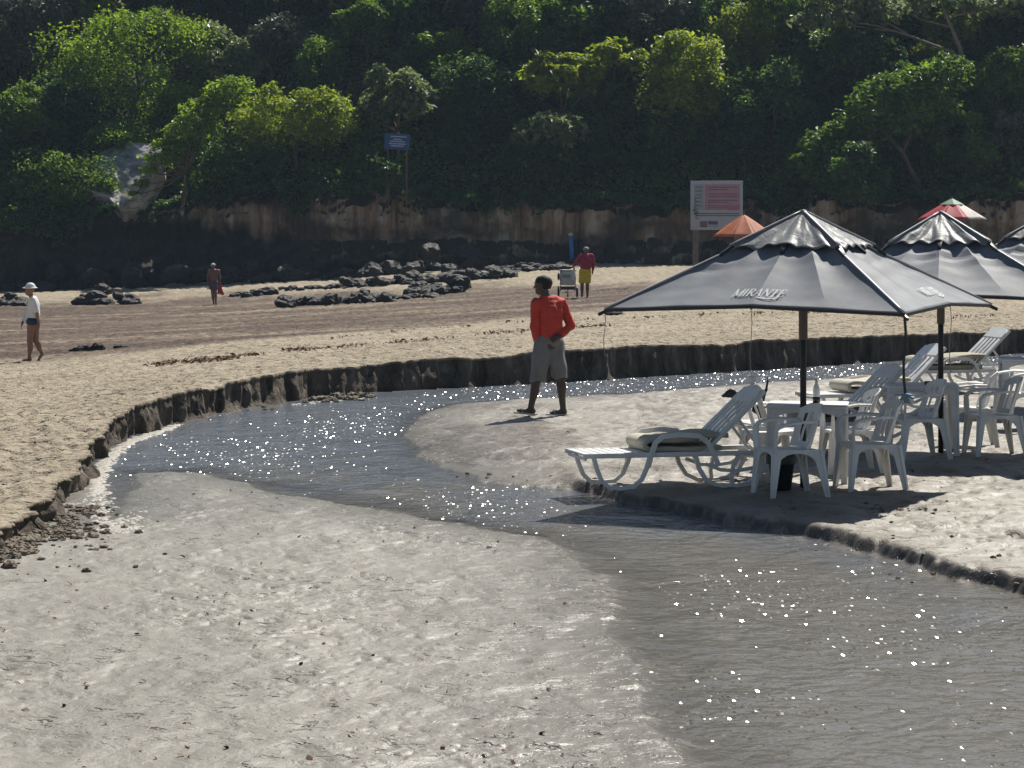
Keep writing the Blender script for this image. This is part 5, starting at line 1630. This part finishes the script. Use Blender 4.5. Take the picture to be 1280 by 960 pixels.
def woman_in_white():
    p = on_beach(40, 452)
    d = 60.0; X0 = (38 - U0) * d / F; zg = float(z_beach(X0, d))
    root = thing('person', 'person in a white shirt, white sun hat and navy swim bottoms walking across the sand', 'person', (X0, d, zg))
    root.scale = (1.0, 1.0, 1.0)
    hd, P = head((-.015, 0, 1.52), (-1, -.12), .95)
    body = hd + [cone((.0, 0, 1.45), .048, (.045, 0, 1.34), .055), cone((.06, -.13, 1.33), .052, (.05, .13, 1.33), .052, .05), ell((.06, 0, 1.20), (.105, .145, .19), .05), ell((.06, 0, 1.0), (.105, .13, .16), .05),
                 ell((.065, 0, .84), (.125, .155, .14), .05),
                 cone((.07, -.15, 1.32), .042, (.165, -.17, 1.05), .034), cone((.165, -.17, 1.05), .034, (.205, -.16, .82), .024), cone((.03, .15, 1.32), .042, (-.10, .17, 1.04), .034), cone((-.10, .17, 1.04), .034, (-.185, .12, .84), .024),
                 cone((.035, -.07, .84), .098, (.0, -.07, .44), .058), cone((.0, -.07, .44), .058, (-.01, -.07, .10), .036), ell((.02, -.07, .31), (.05, .05, .12), .03), cone((.01, -.07, .045), .036, (-.14, -.08, .03), .024),
                 cone((.085, .07, .84), .098, (.11, .07, .43), .058), cone((.11, .07, .43), .058, (.235, .07, .17), .036), ell((.17, .07, .33), (.055, .05, .10), .03), cone((.235, .07, .14), .034, (.165, .06, .035), .026)]
    body += hand((.205, -.16, .82), (.05, 0, -1), (-1, 0.2, 0), (0, -1, 0), .95, .5) + hand((-.185, .12, .84), (-.35, -.1, -1), (1, .2, 0), (0, -1, 0), .95, .5)
    part('body', body, .010, M['skin_tan'], root)
    eyes(P, root, .95)
    part('shirt', [cone((.06, -.135, 1.335), .06, (.05, .135, 1.335), .06, .05), ell((.07, 0, 1.20), (.13, .165, .19), .05), ell((.075, 0, 1.02), (.135, .16, .16), .05), cone((-.01, .03, 1.1), .07, (-.10, .04, .86), .045, .05)], .010, M['white_shirt'], root, .05,
         cut=lambda Q: np.maximum(.93 - .9 * np.maximum(0, -Q[..., 0] - .02) + .03 * Q[..., 0] - Q[..., 2], (Q[..., 2] - 1.42) + .5 * np.maximum(0, -Q[..., 0] + .03) * (Q[..., 2] > 1.2)), wr=wrinkles(.013, 9, 12))
    part('sleeve', [cone((.075, -.15, 1.325), .064, (.150, -.175, 1.10), .062)], .010, M['white_shirt'], root, wr=wrinkles(.01, 11, 13))
    part('sleeve', [cone((.03, .15, 1.325), .06, (-.10, .172, 1.04), .054), cone((-.10, .172, 1.04), .054, (-.165, .135, .90), .048)], .010, M['white_shirt'], root, wr=wrinkles(.01, 11, 14))
    part('swim_bottoms', [ell((.065, 0, .845), (.140, .17, .13), .04), cone((.035, -.07, .84), .112, (.02, -.07, .70), .10), cone((.085, .07, .84), .112, (.09, .07, .70), .10)], .010, M['navy'], root,
         cut=lambda Q: np.maximum(.775 + .35 * np.abs(Q[..., 0] - .06) * .8 - Q[..., 2], Q[..., 2] - .955))
    part('sun_hat', [ell((.0, 0, 1.585), (.115, .112, .105), .02), ell((-.01, 0, 1.578), (.165, .14, .022), .02)], .009, M['cap_white'], root, .02, cut=lambda Q: 1.562 - Q[..., 2])


woman_in_white()


def man_with_towel():
    d = 117.0; X0 = (268.5 - U0) * d / F; zg = float(z_beach(X0, d))
    root = thing('person', 'bare backed person in a white cap and dark shorts walking away with a red towel', 'person', (X0, d, zg))
    hd, P = head((-.07, .03, 1.60), (-.3, 1), 1.0)
    body = hd + [cone((-.06, .02, 1.53), .06, (-.05, 0, 1.42), .07), cone((-.22, 0, 1.42), .065, (.14, 0, 1.42), .065, .05), ell((-.045, 0, 1.26), (.19, .12, .20), .05), ell((-.05, 0, 1.06), (.16, .115, .16), .05), ell((-.055, 0, .94), (.165, .125, .12), .05),
                 cone((-.25, 0, 1.41), .052, (-.30, -.03, 1.13), .042), cone((-.30, -.03, 1.13), .042, (-.27, .0, .87), .03), cone((.17, 0, 1.41), .052, (.225, -.03, 1.15), .042), cone((.225, -.03, 1.15), .042, (.20, .02, .95), .03),
                 cone((-.13, 0, .90), .09, (-.10, .02, .49), .058), cone((-.10, .02, .49), .058, (-.05, 0, .09), .038), ell((-.085, -.01, .34), (.055, .06, .12), .03), cone((-.05, 0, .05), .038, (-.06, .15, .03), .026),
                 cone((.02, 0, .90), .09, (.03, -.02, .49), .058), cone((.03, -.02, .49), .058, (.055, -.12, .11), .038), ell((.045, -.08, .34), (.055, .06, .12), .03), cone((.055, -.12, .08), .038, (.055, .0, .03), .026)]
    body += hand((-.27, .0, .87), (.05, 0, -1), (1, 0, 0), (0, 1, 0), 1.0, .7) + hand((.20, .02, .95), (.0, 0, -1), (-1, 0, 0), (0, 1, 0), 1.0, .9)
    part('body', body, .012, M['skin_mid'], root)
    part('shorts', [ell((-.055, 0, .95), (.185, .145, .11), .05), cone((-.13, 0, .90), .115, (-.115, .01, .60), .105), cone((.02, 0, .90), .115, (.025, -.01, .60), .105)], .012, M['slate_shorts'], root, cut=lambda Q: np.maximum(.63 - Q[..., 2], Q[..., 2] - 1.03), wr=wrinkles(.01, 10, 21))
    part('cap', [ell((-.075, .03, 1.655), (.098, .102, .085), .02), cone((-.10, .12, 1.645), .05, (-.11, .17, 1.64), .05, .02)], .011, M['cap_white'], root, .02, cut=lambda Q: 1.635 - Q[..., 2])
    return root, (X0, d, zg)


_, q = man_with_towel()
tw = thing('towel', 'red towel hanging from the hand of the bare backed person', 'towel', q)
mb = MB(); V = []
for i in range(16):
    for j in range(9):
        t = i / 15; a = j / 8
        w = .035 + .115 * t
        V.append((.205 + .035 * t + (a - .5) * 2 * w + .01 * math.sin(t * 9), .0 + .05 * math.sin(a * 9 + t * 2) * (.3 + t), .93 - .50 * t + .03 * math.sin(a * 6) * t))
o = obj('cloth', np_mesh('cloth', np.array(V), grid_faces(16, 9)), M['pink_towel'], tw)
so = o.modifiers.new('solidify', 'SOLIDIFY'); so.thickness = .012
sb = thing('bag', 'small white bag in the other hand of the bare backed person', 'bag', q)
part('sack', [ell((-.275, .0, .715), (.055, .05, .075), .02)], .012, M['cap_white'], sb, wr=wrinkles(.012, 16, 30))
MB().tube([(-.30, 0, .775), (-.285, 0, .80), (-.265, 0, .80), (-.25, 0, .775)], .006, 6).build('handle', M['cap_white'], sb)


def cart_seller():
    d = 92.0; X0 = (731 - U0) * d / F; zg = float(z_beach(X0, d))
    root = thing('person', 'person in a dark red top, yellow shorts and grey cap pushing a white cart', 'person', (X0, d, zg))
    hd, P = head((.045, .09, 1.53), (-.35, 1), 1.0)
    body = hd + [cone((.045, .06, 1.46), .06, (.05, .0, 1.37), .07), cone((-.12, .0, 1.36), .065, (.22, 0, 1.36), .065, .05), ell((.055, -.01, 1.20), (.19, .13, .20), .05), ell((.03, -.01, 1.01), (.165, .125, .16), .05), ell((.01, 0, .87), (.17, .13, .12), .05),
                 cone((-.15, .01, 1.35), .052, (-.29, .03, 1.14), .042), cone((-.29, .03, 1.14), .042, (-.375, .10, 1.0), .03), cone((.25, 0, 1.35), .052, (.285, -.02, 1.08), .042), cone((.285, -.02, 1.08), .042, (.255, .05, .85), .03),
                 cone((-.075, 0, .85), .09, (-.09, .01, .45), .058), cone((-.09, .01, .45), .058, (-.09, -.02, .09), .04), ell((-.09, -.03, .32), (.055, .06, .12), .03), cone((-.09, -.02, .05), .038, (-.10, .13, .03), .028),
                 cone((.085, 0, .85), .09, (.085, -.02, .45), .058), cone((.085, -.02, .45), .058, (.085, -.05, .09), .04), ell((.085, -.06, .32), (.055, .06, .12), .03), cone((.085, -.05, .05), .038, (.09, .10, .03), .028)]
    body += hand((-.375, .10, 1.0), (-.7, .3, -.25), (0, 0, -1), (.2, 1, 0), 1.0, .9) + hand((.255, .05, .85), (-.05, .1, -1), (-1, 0, 0), (0, 1, 0), 1.0, .6)
    part('body', body, .012, M['skin_mid'], root)
    part('shirt', [cone((-.12, .0, 1.365), .076, (.22, 0, 1.365), .076, .05), ell((.055, -.01, 1.20), (.21, .15, .21), .05), ell((.035, -.01, 1.02), (.19, .15, .18), .05)], .012, M['wine_shirt'], root, .05, cut=lambda Q: np.maximum(.90 - Q[..., 2], Q[..., 2] - 1.45), wr=wrinkles(.012, 9, 31))
    part('sleeve', [cone((-.14, .01, 1.35), .070, (-.29, .03, 1.14), .060), cone((-.29, .03, 1.14), .058, (-.345, .075, 1.05), .046)], .012, M['wine_shirt'], root)
    part('sleeve', [cone((.24, 0, 1.35), .070, (.285, -.02, 1.08), .060), cone((.285, -.02, 1.08), .058, (.265, .03, .92), .046)], .012, M['wine_shirt'], root)
    part('shorts', [ell((.01, 0, .88), (.19, .15, .11), .05), cone((-.075, 0, .85), .12, (-.085, .01, .48), .115), cone((.085, 0, .85), .12, (.085, -.02, .48), .115)], .012, M['yellow_shorts'], root, cut=lambda Q: np.maximum(.465 - Q[..., 2], Q[..., 2] - .95), wr=wrinkles(.012, 10, 32))
    part('cap', [ell((.045, .09, 1.575), (.098, .102, .09), .02), cone((.01, .18, 1.57), .05, (-.01, .23, 1.565), .05, .02)], .011, M['cap_grey'], root, .02, cut=lambda Q: 1.558 - Q[..., 2])
    # the cart
    ct = thing('vendor_cart', 'white box cart on black wheels in front of the person in yellow shorts', 'cart', (X0, d + .15, zg))
    W = simple('cart_white', (.62, .63, .60), .5)
    bx = MB().prism([(-.78, .40), (-.33, .40), (-.30, .86), (-.81, .86)], -.05, .42, 'y').build('box', W, ct, bevel=.02)
    MB().box((-.555, .185, .885), (.275, .255, .022)).build('lid', simple('cart_lid', (.52, .55, .53), .5), bx, bevel=.01)
    MB().box((-.60, -.058, .70), (.13, .006, .055)).build('panel', simple('cart_panel', (.30, .34, .33), .5), bx, bevel=.003)
    fr = MB()
    for x in (-.80, -.31):
        fr.tube([(x, .42, .20), (x, -.05, .25), (x, -.08, .60), (x + (.03 if x < -.5 else -.03), -.14, .985)], .014, 7)
    fr.tube([(-.77, -.14, .985), (-.34, -.14, .985)], .015, 7)
    fr.box((-.555, .18, .30), (.25, .24, .05))
    fr.build('frame', M['black_metal'], ct)
    for x in (-.86, -.25):
        wh = MB(); w2 = MB()
        pr = [(math.cos(2 * math.pi * k / 20) * .18, .18 + math.sin(2 * math.pi * k / 20) * .18) for k in range(20)]
        wh.prism([(a + .10, b) for a, b in pr], x - .03, x + .03, 'x')
        o = wh.build('wheel', M['black_plastic'], ct, bevel=.012)
        w2.prism([(math.cos(2 * math.pi * k / 14) * .09 + .10, .18 + math.sin(2 * math.pi * k / 14) * .09) for k in range(14)], x - .036, x + .036, 'x').build('hub', M['cap_grey'], o)
    o = MB().prism([(math.cos(2 * math.pi * k / 16) * .085 - .02, .085 + math.sin(2 * math.pi * k / 16) * .085) for k in range(16)], -.575, -.535, 'x').build('caster', M['black_plastic'], ct, bevel=.008)
    MB().beam((-.555, -.02, .26), (-.555, -.02, .10), .04, .012).build('fork', M['black_metal'], o)
    bg_ = thing('plastic_bag', 'white plastic bag hanging on the handle side of the cart', 'bag', (X0, d + .15, zg))
    part('sack', [ell((-.36, -.20, .66), (.075, .06, .17), .03), cone((-.36, -.18, .80), .04, (-.37, -.15, .95), .018)], .012, M['cap_white'], bg_, wr=wrinkles(.016, 14, 33))
    cr = thing('cooler_bag', 'dark bag hanging on the far side of the cart', 'bag', (X0, d + .15, zg))
    part('sack', [ell((-.855, .05, .68), (.045, .12, .12), .03)], .012, simple('dark_bag', (.04, .045, .04), .8), cr)


cart_seller()


def dog():
    d = 33.0; X0 = (936 - U0) * d / F
    root = thing('dog', 'small black dog with raised tail behind the raised back of the first lounger', 'dog', (X0, d, BARZ))
    b = [ell((.10, 0, .30), (.085, .072, .085), .05), cone((.10, 0, .315), .062, (-.10, 0, .315), .075, .05), ell((-.10, 0, .30), (.085, .075, .098), .05), cone((-.13, 0, .34), .06, (-.20, -.01, .385), .045, .03),
         cone((-.205, -.01, .385), .052, (-.235, -.01, .375), .045, .02), cone((-.235, -.01, .372), .034, (-.30, -.01, .35), .020, .02), cone((-.19, -.045, .41), .020, (-.185, -.06, .36), .012, .01), cone((-.19, .028, .41), .020, (-.185, .045, .36), .012, .01),
         cone((.17, 0, .335), .022, (.205, 0, .42), .016, .02), cone((.205, 0, .42), .016, (.222, 0, .52), .012, .01), cone((.222, 0, .52), .012, (.228, 0, .575), .006, .01)]
    for y in (-.05, .05):
        s = .02 if y > 0 else -.01
        b += [cone((-.12, y, .27), .04, (-.125 + s, y, .15), .022, .02), cone((-.125 + s, y, .15), .022, (-.12 + s, y, .03), .016, .01), cone((-.12 + s, y, .018), .018, (-.145 + s, y, .012), .014, .01),
              cone((.12, y, .28), .058, (.095 - s, y, .18), .034, .02), cone((.095 - s, y, .18), .034, (.165 - s, y, .115), .018, .01), cone((.165 - s, y, .115), .018, (.150 - s, y, .03), .015, .01), cone((.150 - s, y, .018), .018, (.122 - s, y, .012), .014, .01)]
    part('body', b, .008, M['dog_coat'], root)
    for s in (-1, 1): MB().lathe([(0, -.006), (.006, 0), (0, .006)], 8, (-.258, -.01 + s * .030, .385)).build('eye', M['eye'], root, smooth=True)
    MB().lathe([(0, -.009), (.011, 0), (0, .009)], 8, (-.318, -.01, .352)).build('nose', M['black_plastic'], root, smooth=True)


dog()

# ---------------------------------------------------------------- signs and the blue post
M['board'] = simple('board_white', (.52, .54, .58), .6, .06, 3)
M['board_pink'] = simple('print_pink', (.50, .30, .35), .6, .10, 3)
M['board_blue'] = simple('print_grey_blue', (.38, .43, .46), .6, .10, 3)
M['ink'] = simple('print_ink', (.24, .16, .20), .7)
M['ink_dark'] = simple('print_dark', (.13, .14, .22), .7)
M['scrawl'] = simple('marker_black', (.02, .02, .025), .6)
M['post'] = simple('weathered_wood', (.23, .20, .17), .85, .3, 6, .01, 30)


def notice_board():
    d = 95.0; a = at_d(863, 226, d); b = at_d(928.5, 287.5, d)
    zg = float(z_beach(a[0], d)); cx = (a[0] + b[0]) / 2
    root = thing('notice_board', 'white notice board with pink printed panel on wooden posts behind the orange parasol', 'sign', (cx, d, zg), R(2))
    W = b[0] - a[0]; z0, z1 = b[2] - zg, a[2] - zg; H = z1 - z0; w = W / 2
    bd = MB().box((0, 0, (z0 + z1) / 2), (w, .02, H / 2)).build('board', M['board'], root, bevel=.006)
    fx = lambda f: -w + W * f
    fz = lambda f: z1 - H * f
    def pr(name, x0, x1, y0, y1, m, lvl=1): MB().box(((fx(x0) + fx(x1)) / 2, -.021 - .0015 * lvl, (fz(y0) + fz(y1)) / 2), ((fx(x1) - fx(x0)) / 2, .0015 * lvl + .001, abs(fz(y1) - fz(y0)) / 2)).build(name, m, bd)
    pr('pink_panel', .27, .95, .07, .60, M['board_pink']); pr('side_panel', .06, .255, .07, .60, M['board_blue'])
    for y in (.12, .17, .26, .31, .39, .43, .50, .54): pr('text_line', .33, .90 if y not in (.17, .43) else .72, y, y + .018, M['ink'], 2)
    for y in (.12, .20, .28, .34, .42, .50): pr('text_line', .09, .22, y, y + .016, M['ink_dark'], 2)
    for y in (.655, .70): pr('text_line', .10, .94, y, y + .020, M['ink_dark'], 2)
    pr('magenta_tab', .72, .93, .50, .60, simple('print_magenta', (.46, .20, .30), .6), 3)
    pr('logo', .18, .32, .82, .945, M['ink'], 2); pr('logo', .34, .52, .82, .89, M['ink_dark'], 2); pr('logo', .34, .52, .905, .945, M['board_blue'], 2)
    g = np.random.default_rng(9); sc = MB()
    p = [(fx(.085 + .03 * math.sin(i * 1.9) + .02 * g.uniform(-1, 1) + .03 * max(0, i - 14) / 6), -.027, fz(.34 + .021 * i)) for i in range(22)]
    sc.tube(p, .011, 5); sc.tube([(fx(.06), -.028, fz(.60)), (fx(.12), -.028, fz(.56)), (fx(.15), -.028, fz(.63)), (fx(.09), -.028, fz(.68)), (fx(.06), -.028, fz(.61))], .012, 5)
    sc.build('scrawl', M['scrawl'], bd)
    for x in (fx(.10), fx(.90)):
        MB().box((x, .075, (z1 - .1 - .4) / 2), (.095, .05, (z1 - .1 + .4) / 2)).build('post', M['post'], root, bevel=.01)


notice_board()


def blue_sign():
    d = 139.4; c = at_d(496.5, 177, d); zg = float(z_hill(np.array(c[0]), np.array(d)))
    zg = min(zg, c[2] - 2.2)
    root = thing('hill_sign', 'small blue sign with white lines on two posts at the cliff top', 'sign', (c[0], d, zg))
    s = d / F; w, h = 16 * s, 10 * s; z = c[2] - zg
    T_ = Matrix.Rotation(R(3), 4, 'Y')
    Mx = Matrix.Translation((0, 0, z)) @ T_
    bl = simple('sign_blue', (.016, .060, .20), .5)
    bd = MB().box((0, 0, 0), (w, .02, h), Mx).build('board', bl, root)
    wl = simple('sign_white', (.36, .44, .55), .6)
    for y, x0, x1 in ((.62, -.55, .7), (.28, -.3, .35), (.02, -.55, .6), (-.28, -.65, .7), (-.55, -.5, .55)):
        MB().box((w * (x0 + x1) / 2, -.024, h * y), (w * (x1 - x0) / 2, .003, h * .065), Mx).build('text_line', wl, bd)
    for x in (-.72, .72): MB().box((w * x, .05, (z - h * .3 - .6) / 2), (.04, .04, (z - h * .3 + .6) / 2)).build('post', M['bark'], root, bevel=.01)


blue_sign()
p = on_beach(714, 329)
r_ = thing('post', 'blue post with a white tip standing on the sand behind the cart', 'post', p)
hh = 35 * p[1] / F
MB().tube([(.05, 0, -.3), (.02, 0, hh * .5), (-.03, 0, hh)], [.115, .11, .10], 12).build('shaft', simple('blue_paint', (.030, .20, .52), .5, .2, 5), r_, smooth=True)
MB().lathe([(.12, hh - .02), (.12, hh + .05), (.06, hh + .12), (0, hh + .13)], 12, (-.03, 0, 0)).build('tip', M['cap_white'], r_, smooth=True)

# ---------------------------------------------------------------- rocks
gr = np.random.default_rng(77)


def rock_mesh(seed, sub=3, rough=.30):
    bm = bmesh.new(); bmesh.ops.create_icosphere(bm, subdivisions=sub, radius=1.0)
    V = np.array([v.co[:] for v in bm.verts])
    r = 1 + rough * pn3(V * 1.4, seed) + rough * .7 * (np.abs(pn3(V * 3.1, seed + 1)) * -1.2 + .2) + rough * .35 * pn3(V * 7, seed + 2)
    V = V * r[:, None]; V[:, 2] *= .8
    for v, c in zip(bm.verts, V): v.co = c
    me = bpy.data.meshes.new('rock'); bm.to_mesh(me); bm.free()
    me.materials.append(M['black_rock'])
    me.polygons.foreach_set('use_smooth', np.zeros(len(me.polygons), bool))
    return me


RK = [rock_mesh(i * 5, 3, .36) for i in range(7)]
RKB = [rock_mesh(100 + i * 5, 4, .38) for i in range(3)]


def rocks(n, u0, u1, v0, v1, px, d, label, group, flat=.75, big=False, top=None):
    for i in range(n):
        f = (i + gr.uniform(.1, .9)) / n
        u = u0 + (u1 - u0) * f; v = gr.uniform(v0, v1)
        dd = d + gr.uniform(-1, 1) * (1.2 if d > 80 else .35)
        X = (u - U0) * dd / F; s = px * gr.uniform(.6, 1.35) * dd / F / 2
        z = float(z_beach(X, dd))
        if top is not None and gr.random() < .35:
            z += gr.uniform(.2, 1.0) * top * dd / F
        o = bpy.data.objects.new('rock', (RKB if big else RK)[gr.integers(0, 3 if big else 7)]); C.objects.link(o)
        o.location = (X, dd, z + s * flat * .25); o.rotation_euler = (gr.uniform(-.3, .3), gr.uniform(-.3, .3), gr.uniform(0, 6.28)); o.scale = (s * gr.uniform(.9, 1.4), s * gr.uniform(.8, 1.2), s * flat * gr.uniform(.8, 1.3))
        tag(o, label, 'rock', group)


rocks(20, 346, 484, 0, 0, 19, 108, 'craggy black rock in the long low row on the wet sand', 'rocks in the long low row', .85, top=6)
rocks(9, 480, 548, 0, 0, 15, 112, 'craggy black rock in the tail of the long row beside the bright sand', 'rocks at the tail of the row', .7)
rocks(12, 508, 585, 0, 0, 20, 116, 'dark rock in the heap at the right end of the rock rows', 'rocks in the end heap', .9, top=10)
rocks(46, 425, 640, 0, 0, 17, 127, 'dark rock in the broad heap in front of the cliff', 'rocks in the broad heap', .75, top=9)
rocks(20, 610, 705, 0, 0, 14, 133, 'dark rock in the thinning line of rocks leading to the blue post', 'rocks in the thinning line', .6, top=6)
rocks(9, 98, 165, 0, 0, 17, 121, 'dark rock in the heap beside the pale sand patch under the cliff', 'rocks beside the pale sand patch', .9, top=14)
rocks(7, -14, 30, 0, 0, 18, 121, 'dark rock in the heap at the frame edge behind the person in white', 'rocks behind the person in white', .85, top=8)
rocks(5, 286, 336, 0, 0, 20, 124, 'rounded dark rock right of the bare backed person', 'rocks beside the bare backed person', .75)
rocks(9, 345, 425, 0, 0, 13, 127, 'small dark rock between the rounded rocks and the broad heap', 'small rocks before the cliff', .7)
rocks(54, -20, 610, 0, 0, 22, 136.6, 'black boulder piled against the shaded foot of the cliff', 'boulders at the cliff foot', .95, top=22)
rocks(4, 92, 128, 0, 0, 17, 64, 'wet black rock in the small clump beside the person in white', 'rocks in the small near clump', .75, True)
o = bpy.data.objects.new('rock', RK[2]); C.objects.link(o); q = at_d(151, 431, 64); o.location = (q[0], 64, float(z_beach(q[0], 64)) + .02); o.scale = (.16, .13, .07); tag(o, 'flat black stone lying apart from the small near clump', 'rock')
p = on_beach(768, 394)
for dx, lab in ((-.10, 'dark pebble on the pale sand below the corner of the lettered parasol'), (.10, 'second dark pebble touching the first below the parasol corner')):
    o = bpy.data.objects.new('stone', RK[3]); C.objects.link(o); o.location = (p[0] + dx, p[1], p[2] + .03); o.scale = (.11, .1, .08); o.rotation_euler = (0, 0, dx * 9); tag(o, lab, 'stone')


# ---------------------------------------------------------------- seaweed, clods, foam
def flakes(name, pts, size, m, label, flat=.35):
    n = len(pts); pts = np.array(pts)
    nor = gr.normal(size=(n, 3)) * flat + np.array([0, 0, 1.0]); nor /= np.linalg.norm(nor, axis=1)[:, None]
    a = np.cross(nor, gr.normal(size=(n, 3))); a /= np.linalg.norm(a, axis=1)[:, None]; b = np.cross(nor, a)
    L = size * gr.uniform(.5, 1.5, n)[:, None]; W_ = L * gr.uniform(.15, .5, n)[:, None]
    V = np.stack([pts - a * L - b * W_, pts - a * L + b * W_, pts + b * W_ * 1.2 + nor * L * .35, pts - b * W_ * 1.2 + nor * L * .35, pts + a * L + b * W_ * .6, pts + a * L - b * W_ * .6], 1).reshape(-1, 3)
    i = np.arange(n)[:, None] * 6
    return tag(obj(name, np_mesh(name, V, np.concatenate([i + np.array([[0, 3, 2, 1]]), i + np.array([[3, 5, 4, 2]])]), False), m), label, name.replace('_', ' '), kind='stuff')


pts = []
for line, n, sp in (([(196, 457), (228, 453), (262, 452), (292, 449)], 900, .35), ([(285, 449), (340, 441), (400, 437), (470, 432), (540, 426), (640, 416), (760, 408)], 900, .30), ([(420, 424), (520, 413), (640, 404), (760, 400), (900, 394), (1010, 392), (1180, 398), (1275, 396)], 500, .5), ([(640, 371), (740, 364), (860, 358), (1000, 352)], 420, .7)):
    W_ = [on_beach(u, v) for u, v in line]
    for _ in range(n):
        f = gr.uniform(0, len(W_) - 1.001); i = int(f); t = f - i
        if pn2(f * 2.3, n * .1, 5) < -.15: continue
        q = W_[i] * (1 - t) + W_[i + 1] * t
        x, y = q[0] + gr.normal() * .12, q[1] + gr.normal() * sp
        pts.append((x, y, float(z_beach(x, y)) + .015 + abs(gr.normal()) * .02))
flakes('seaweed', pts, .034, M['weed'], 'brown dried seaweed washed up in lines on the sand', .5)
pts = []
for _ in range(260):
    u, v = gr.uniform(-20, 760), gr.uniform(610, 975)
    q = at_z(u, v); z, s = z_bed(q[:1][None], q[1:2][None])
    if s[0, 0] > .15: pts.append((q[0], q[1], z[0, 0] + .006))
for _ in range(330):
    u, v = gr.uniform(700, 1280), gr.uniform(500, 740)
    q = at_z(u, v, BARZ); z, s = z_bed(q[:1][None], q[1:2][None])
    if s[0, 0] > .15: pts.append((q[0], q[1], z[0, 0] + .008))
flakes('leaf_litter', pts, .018, M['weed'], 'small dark scraps strewn over the washed sand', .3)

mb_v = []; mb_f = []; nb_ = 0
clod = [rock_mesh(200 + i * 7, 3, .55) for i in range(4)]
cv = [np.array([v.co[:] for v in c.vertices]) for c in clod]; cf = [np.array([p.vertices[:] for p in c.polygons]) for c in clod]


def lumps(n, line, spread, size):
    global nb_
    W_ = [at_z(u, v, .02) for u, v in line]
    for _ in range(n):
        f = gr.uniform(0, len(W_) - 1.001); i = int(f); t = f - i
        q = W_[i] * (1 - t) + W_[i + 1] * t
        k = gr.integers(0, 4); s = size * gr.uniform(.35, 1.3) ** 1.5
        x, y = q[0] + gr.normal() * spread, q[1] + gr.normal() * spread * 2.2
        a = gr.uniform(0, 6.28); ca, sa = math.cos(a), math.sin(a)
        v = cv[k] * s * np.array([1.1, .9, .75]); v = np.c_[v[:, 0] * ca - v[:, 1] * sa, v[:, 0] * sa + v[:, 1] * ca, v[:, 2]]
        z = max(0.0, float(z_bed(np.array([[x]]), np.array([[y]]))[0][0, 0]))
        mb_v.append(v + np.array([x, y, z + s * .25])); mb_f.append(cf[k] + nb_); nb_ += len(v)


lumps(150, [(-10, 706), (20, 690), (45, 672)], .09, .040)
lumps(110, [(50, 668), (80, 655), (118, 672)], .12, .028)
lumps(80, [(62, 655), (105, 640), (118, 630)], .10, .028)
lumps(40, [(398, 499), (430, 496), (466, 494)], .09, .06)
lumps(26, [(470, 497), (330, 508), (250, 522)], .12, .03)
lumps(50, [(0, 720), (70, 690), (150, 660)], .30, .022)
lumps(16, [(560, 588), (620, 598), (700, 606), (780, 622)], .12, .022)
lumps(60, [(1085, 650), (1110, 648), (1160, 652)], .10, .014)
lumps(30, [(980, 662), (1080, 680), (1180, 705), (1275, 735)], .35, .014)
V = np.concatenate(mb_v)
tag(obj('sand_clods', np_mesh('sand_clods', V, np.concatenate(mb_f), False), M['clod']), 'crumbled clods of damp sand fallen from the cut banks', 'sand clods', kind='stuff')


def foam(lines):
    V = []; Fq = []; nb = 0
    for line, n, w, sz in lines:
        W_ = [at_z(u, v) for u, v in line]
        for _ in range(n):
            f = gr.uniform(0, len(W_) - 1.001); i = int(f); t = f - i
            q = W_[i] * (1 - t) + W_[i + 1] * t
            x, y = q[0] + gr.normal() * w, q[1] + gr.normal() * w * 2
            r = sz * gr.uniform(.4, 1.6); k = 9; ph = gr.uniform(0, 9)
            z = max(0.0, float(z_bed(np.array([[x]]), np.array([[y]]))[0][0, 0]))
            rad = [r * (1 + .35 * math.sin(3 * j * .7 + ph) * gr.uniform(.3, 1)) for j in range(k)]
            ring0 = [(x + rad[j] * math.cos(2 * math.pi * j / k) * 1.2, y + rad[j] * math.sin(2 * math.pi * j / k) * 1.5, z - .004) for j in range(k)]
            ring1 = [(x + rad[j] * .7 * math.cos(2 * math.pi * j / k) * 1.2, y + rad[j] * .7 * math.sin(2 * math.pi * j / k) * 1.5, z + r * .05 + .003) for j in range(k)]
            V += ring0 + ring1 + [(x, y, z + r * .06 + .004)]
            Fq += [(nb + j, nb + (j + 1) % k, nb + k + (j + 1) % k, nb + k + j) for j in range(k)]
            Fq += [(nb + k + j, nb + k + (j + 1) % k, nb + 2 * k, nb + 2 * k) for j in range(k)]
            nb += 2 * k + 1
    q = np.array(Fq); tri = q[:, 2] == q[:, 3]
    return tag(obj('foam', np_mesh('foam', np.array(V), [q[~tri], q[tri][:, :3]], True), M['foam']), 'dirty white foam gathered along the edge of the stream', 'foam', kind='stuff')


foam([([(121, 618), (124, 598), (130, 580), (142, 566), (164, 552), (196, 540), (224, 531)], 560, .035, .032), ([(122, 616), (126, 640), (142, 662), (160, 668)], 260, .07, .022), ([(150, 668), (165, 660), (168, 640)], 90, .06, .018),
      ([(360, 507), (400, 502), (460, 498)], 60, .06, .02)])


# ---------------------------------------------------------------- the thin sea air
hz = bpy.data.materials.new('sea_haze'); hz.use_nodes = True
for nd in list(hz.node_tree.nodes):
    if nd.type == 'BSDF_PRINCIPLED': hz.node_tree.nodes.remove(nd)
pv_ = hz.node_tree.nodes.new('ShaderNodeVolumePrincipled')
pv_.inputs['Color'].default_value = (.55, .76, 1.0, 1); pv_.inputs['Density'].default_value = .00020; pv_.inputs['Anisotropy'].default_value = .2
hz.node_tree.links.new(pv_.outputs[0], hz.node_tree.nodes['Material Output'].inputs['Volume'])
hm = MB().box((0, 900, 38.2), (1560, 1560, 42)).mesh('haze')
o = obj('haze', hm, hz); o['kind'] = 'stuff'
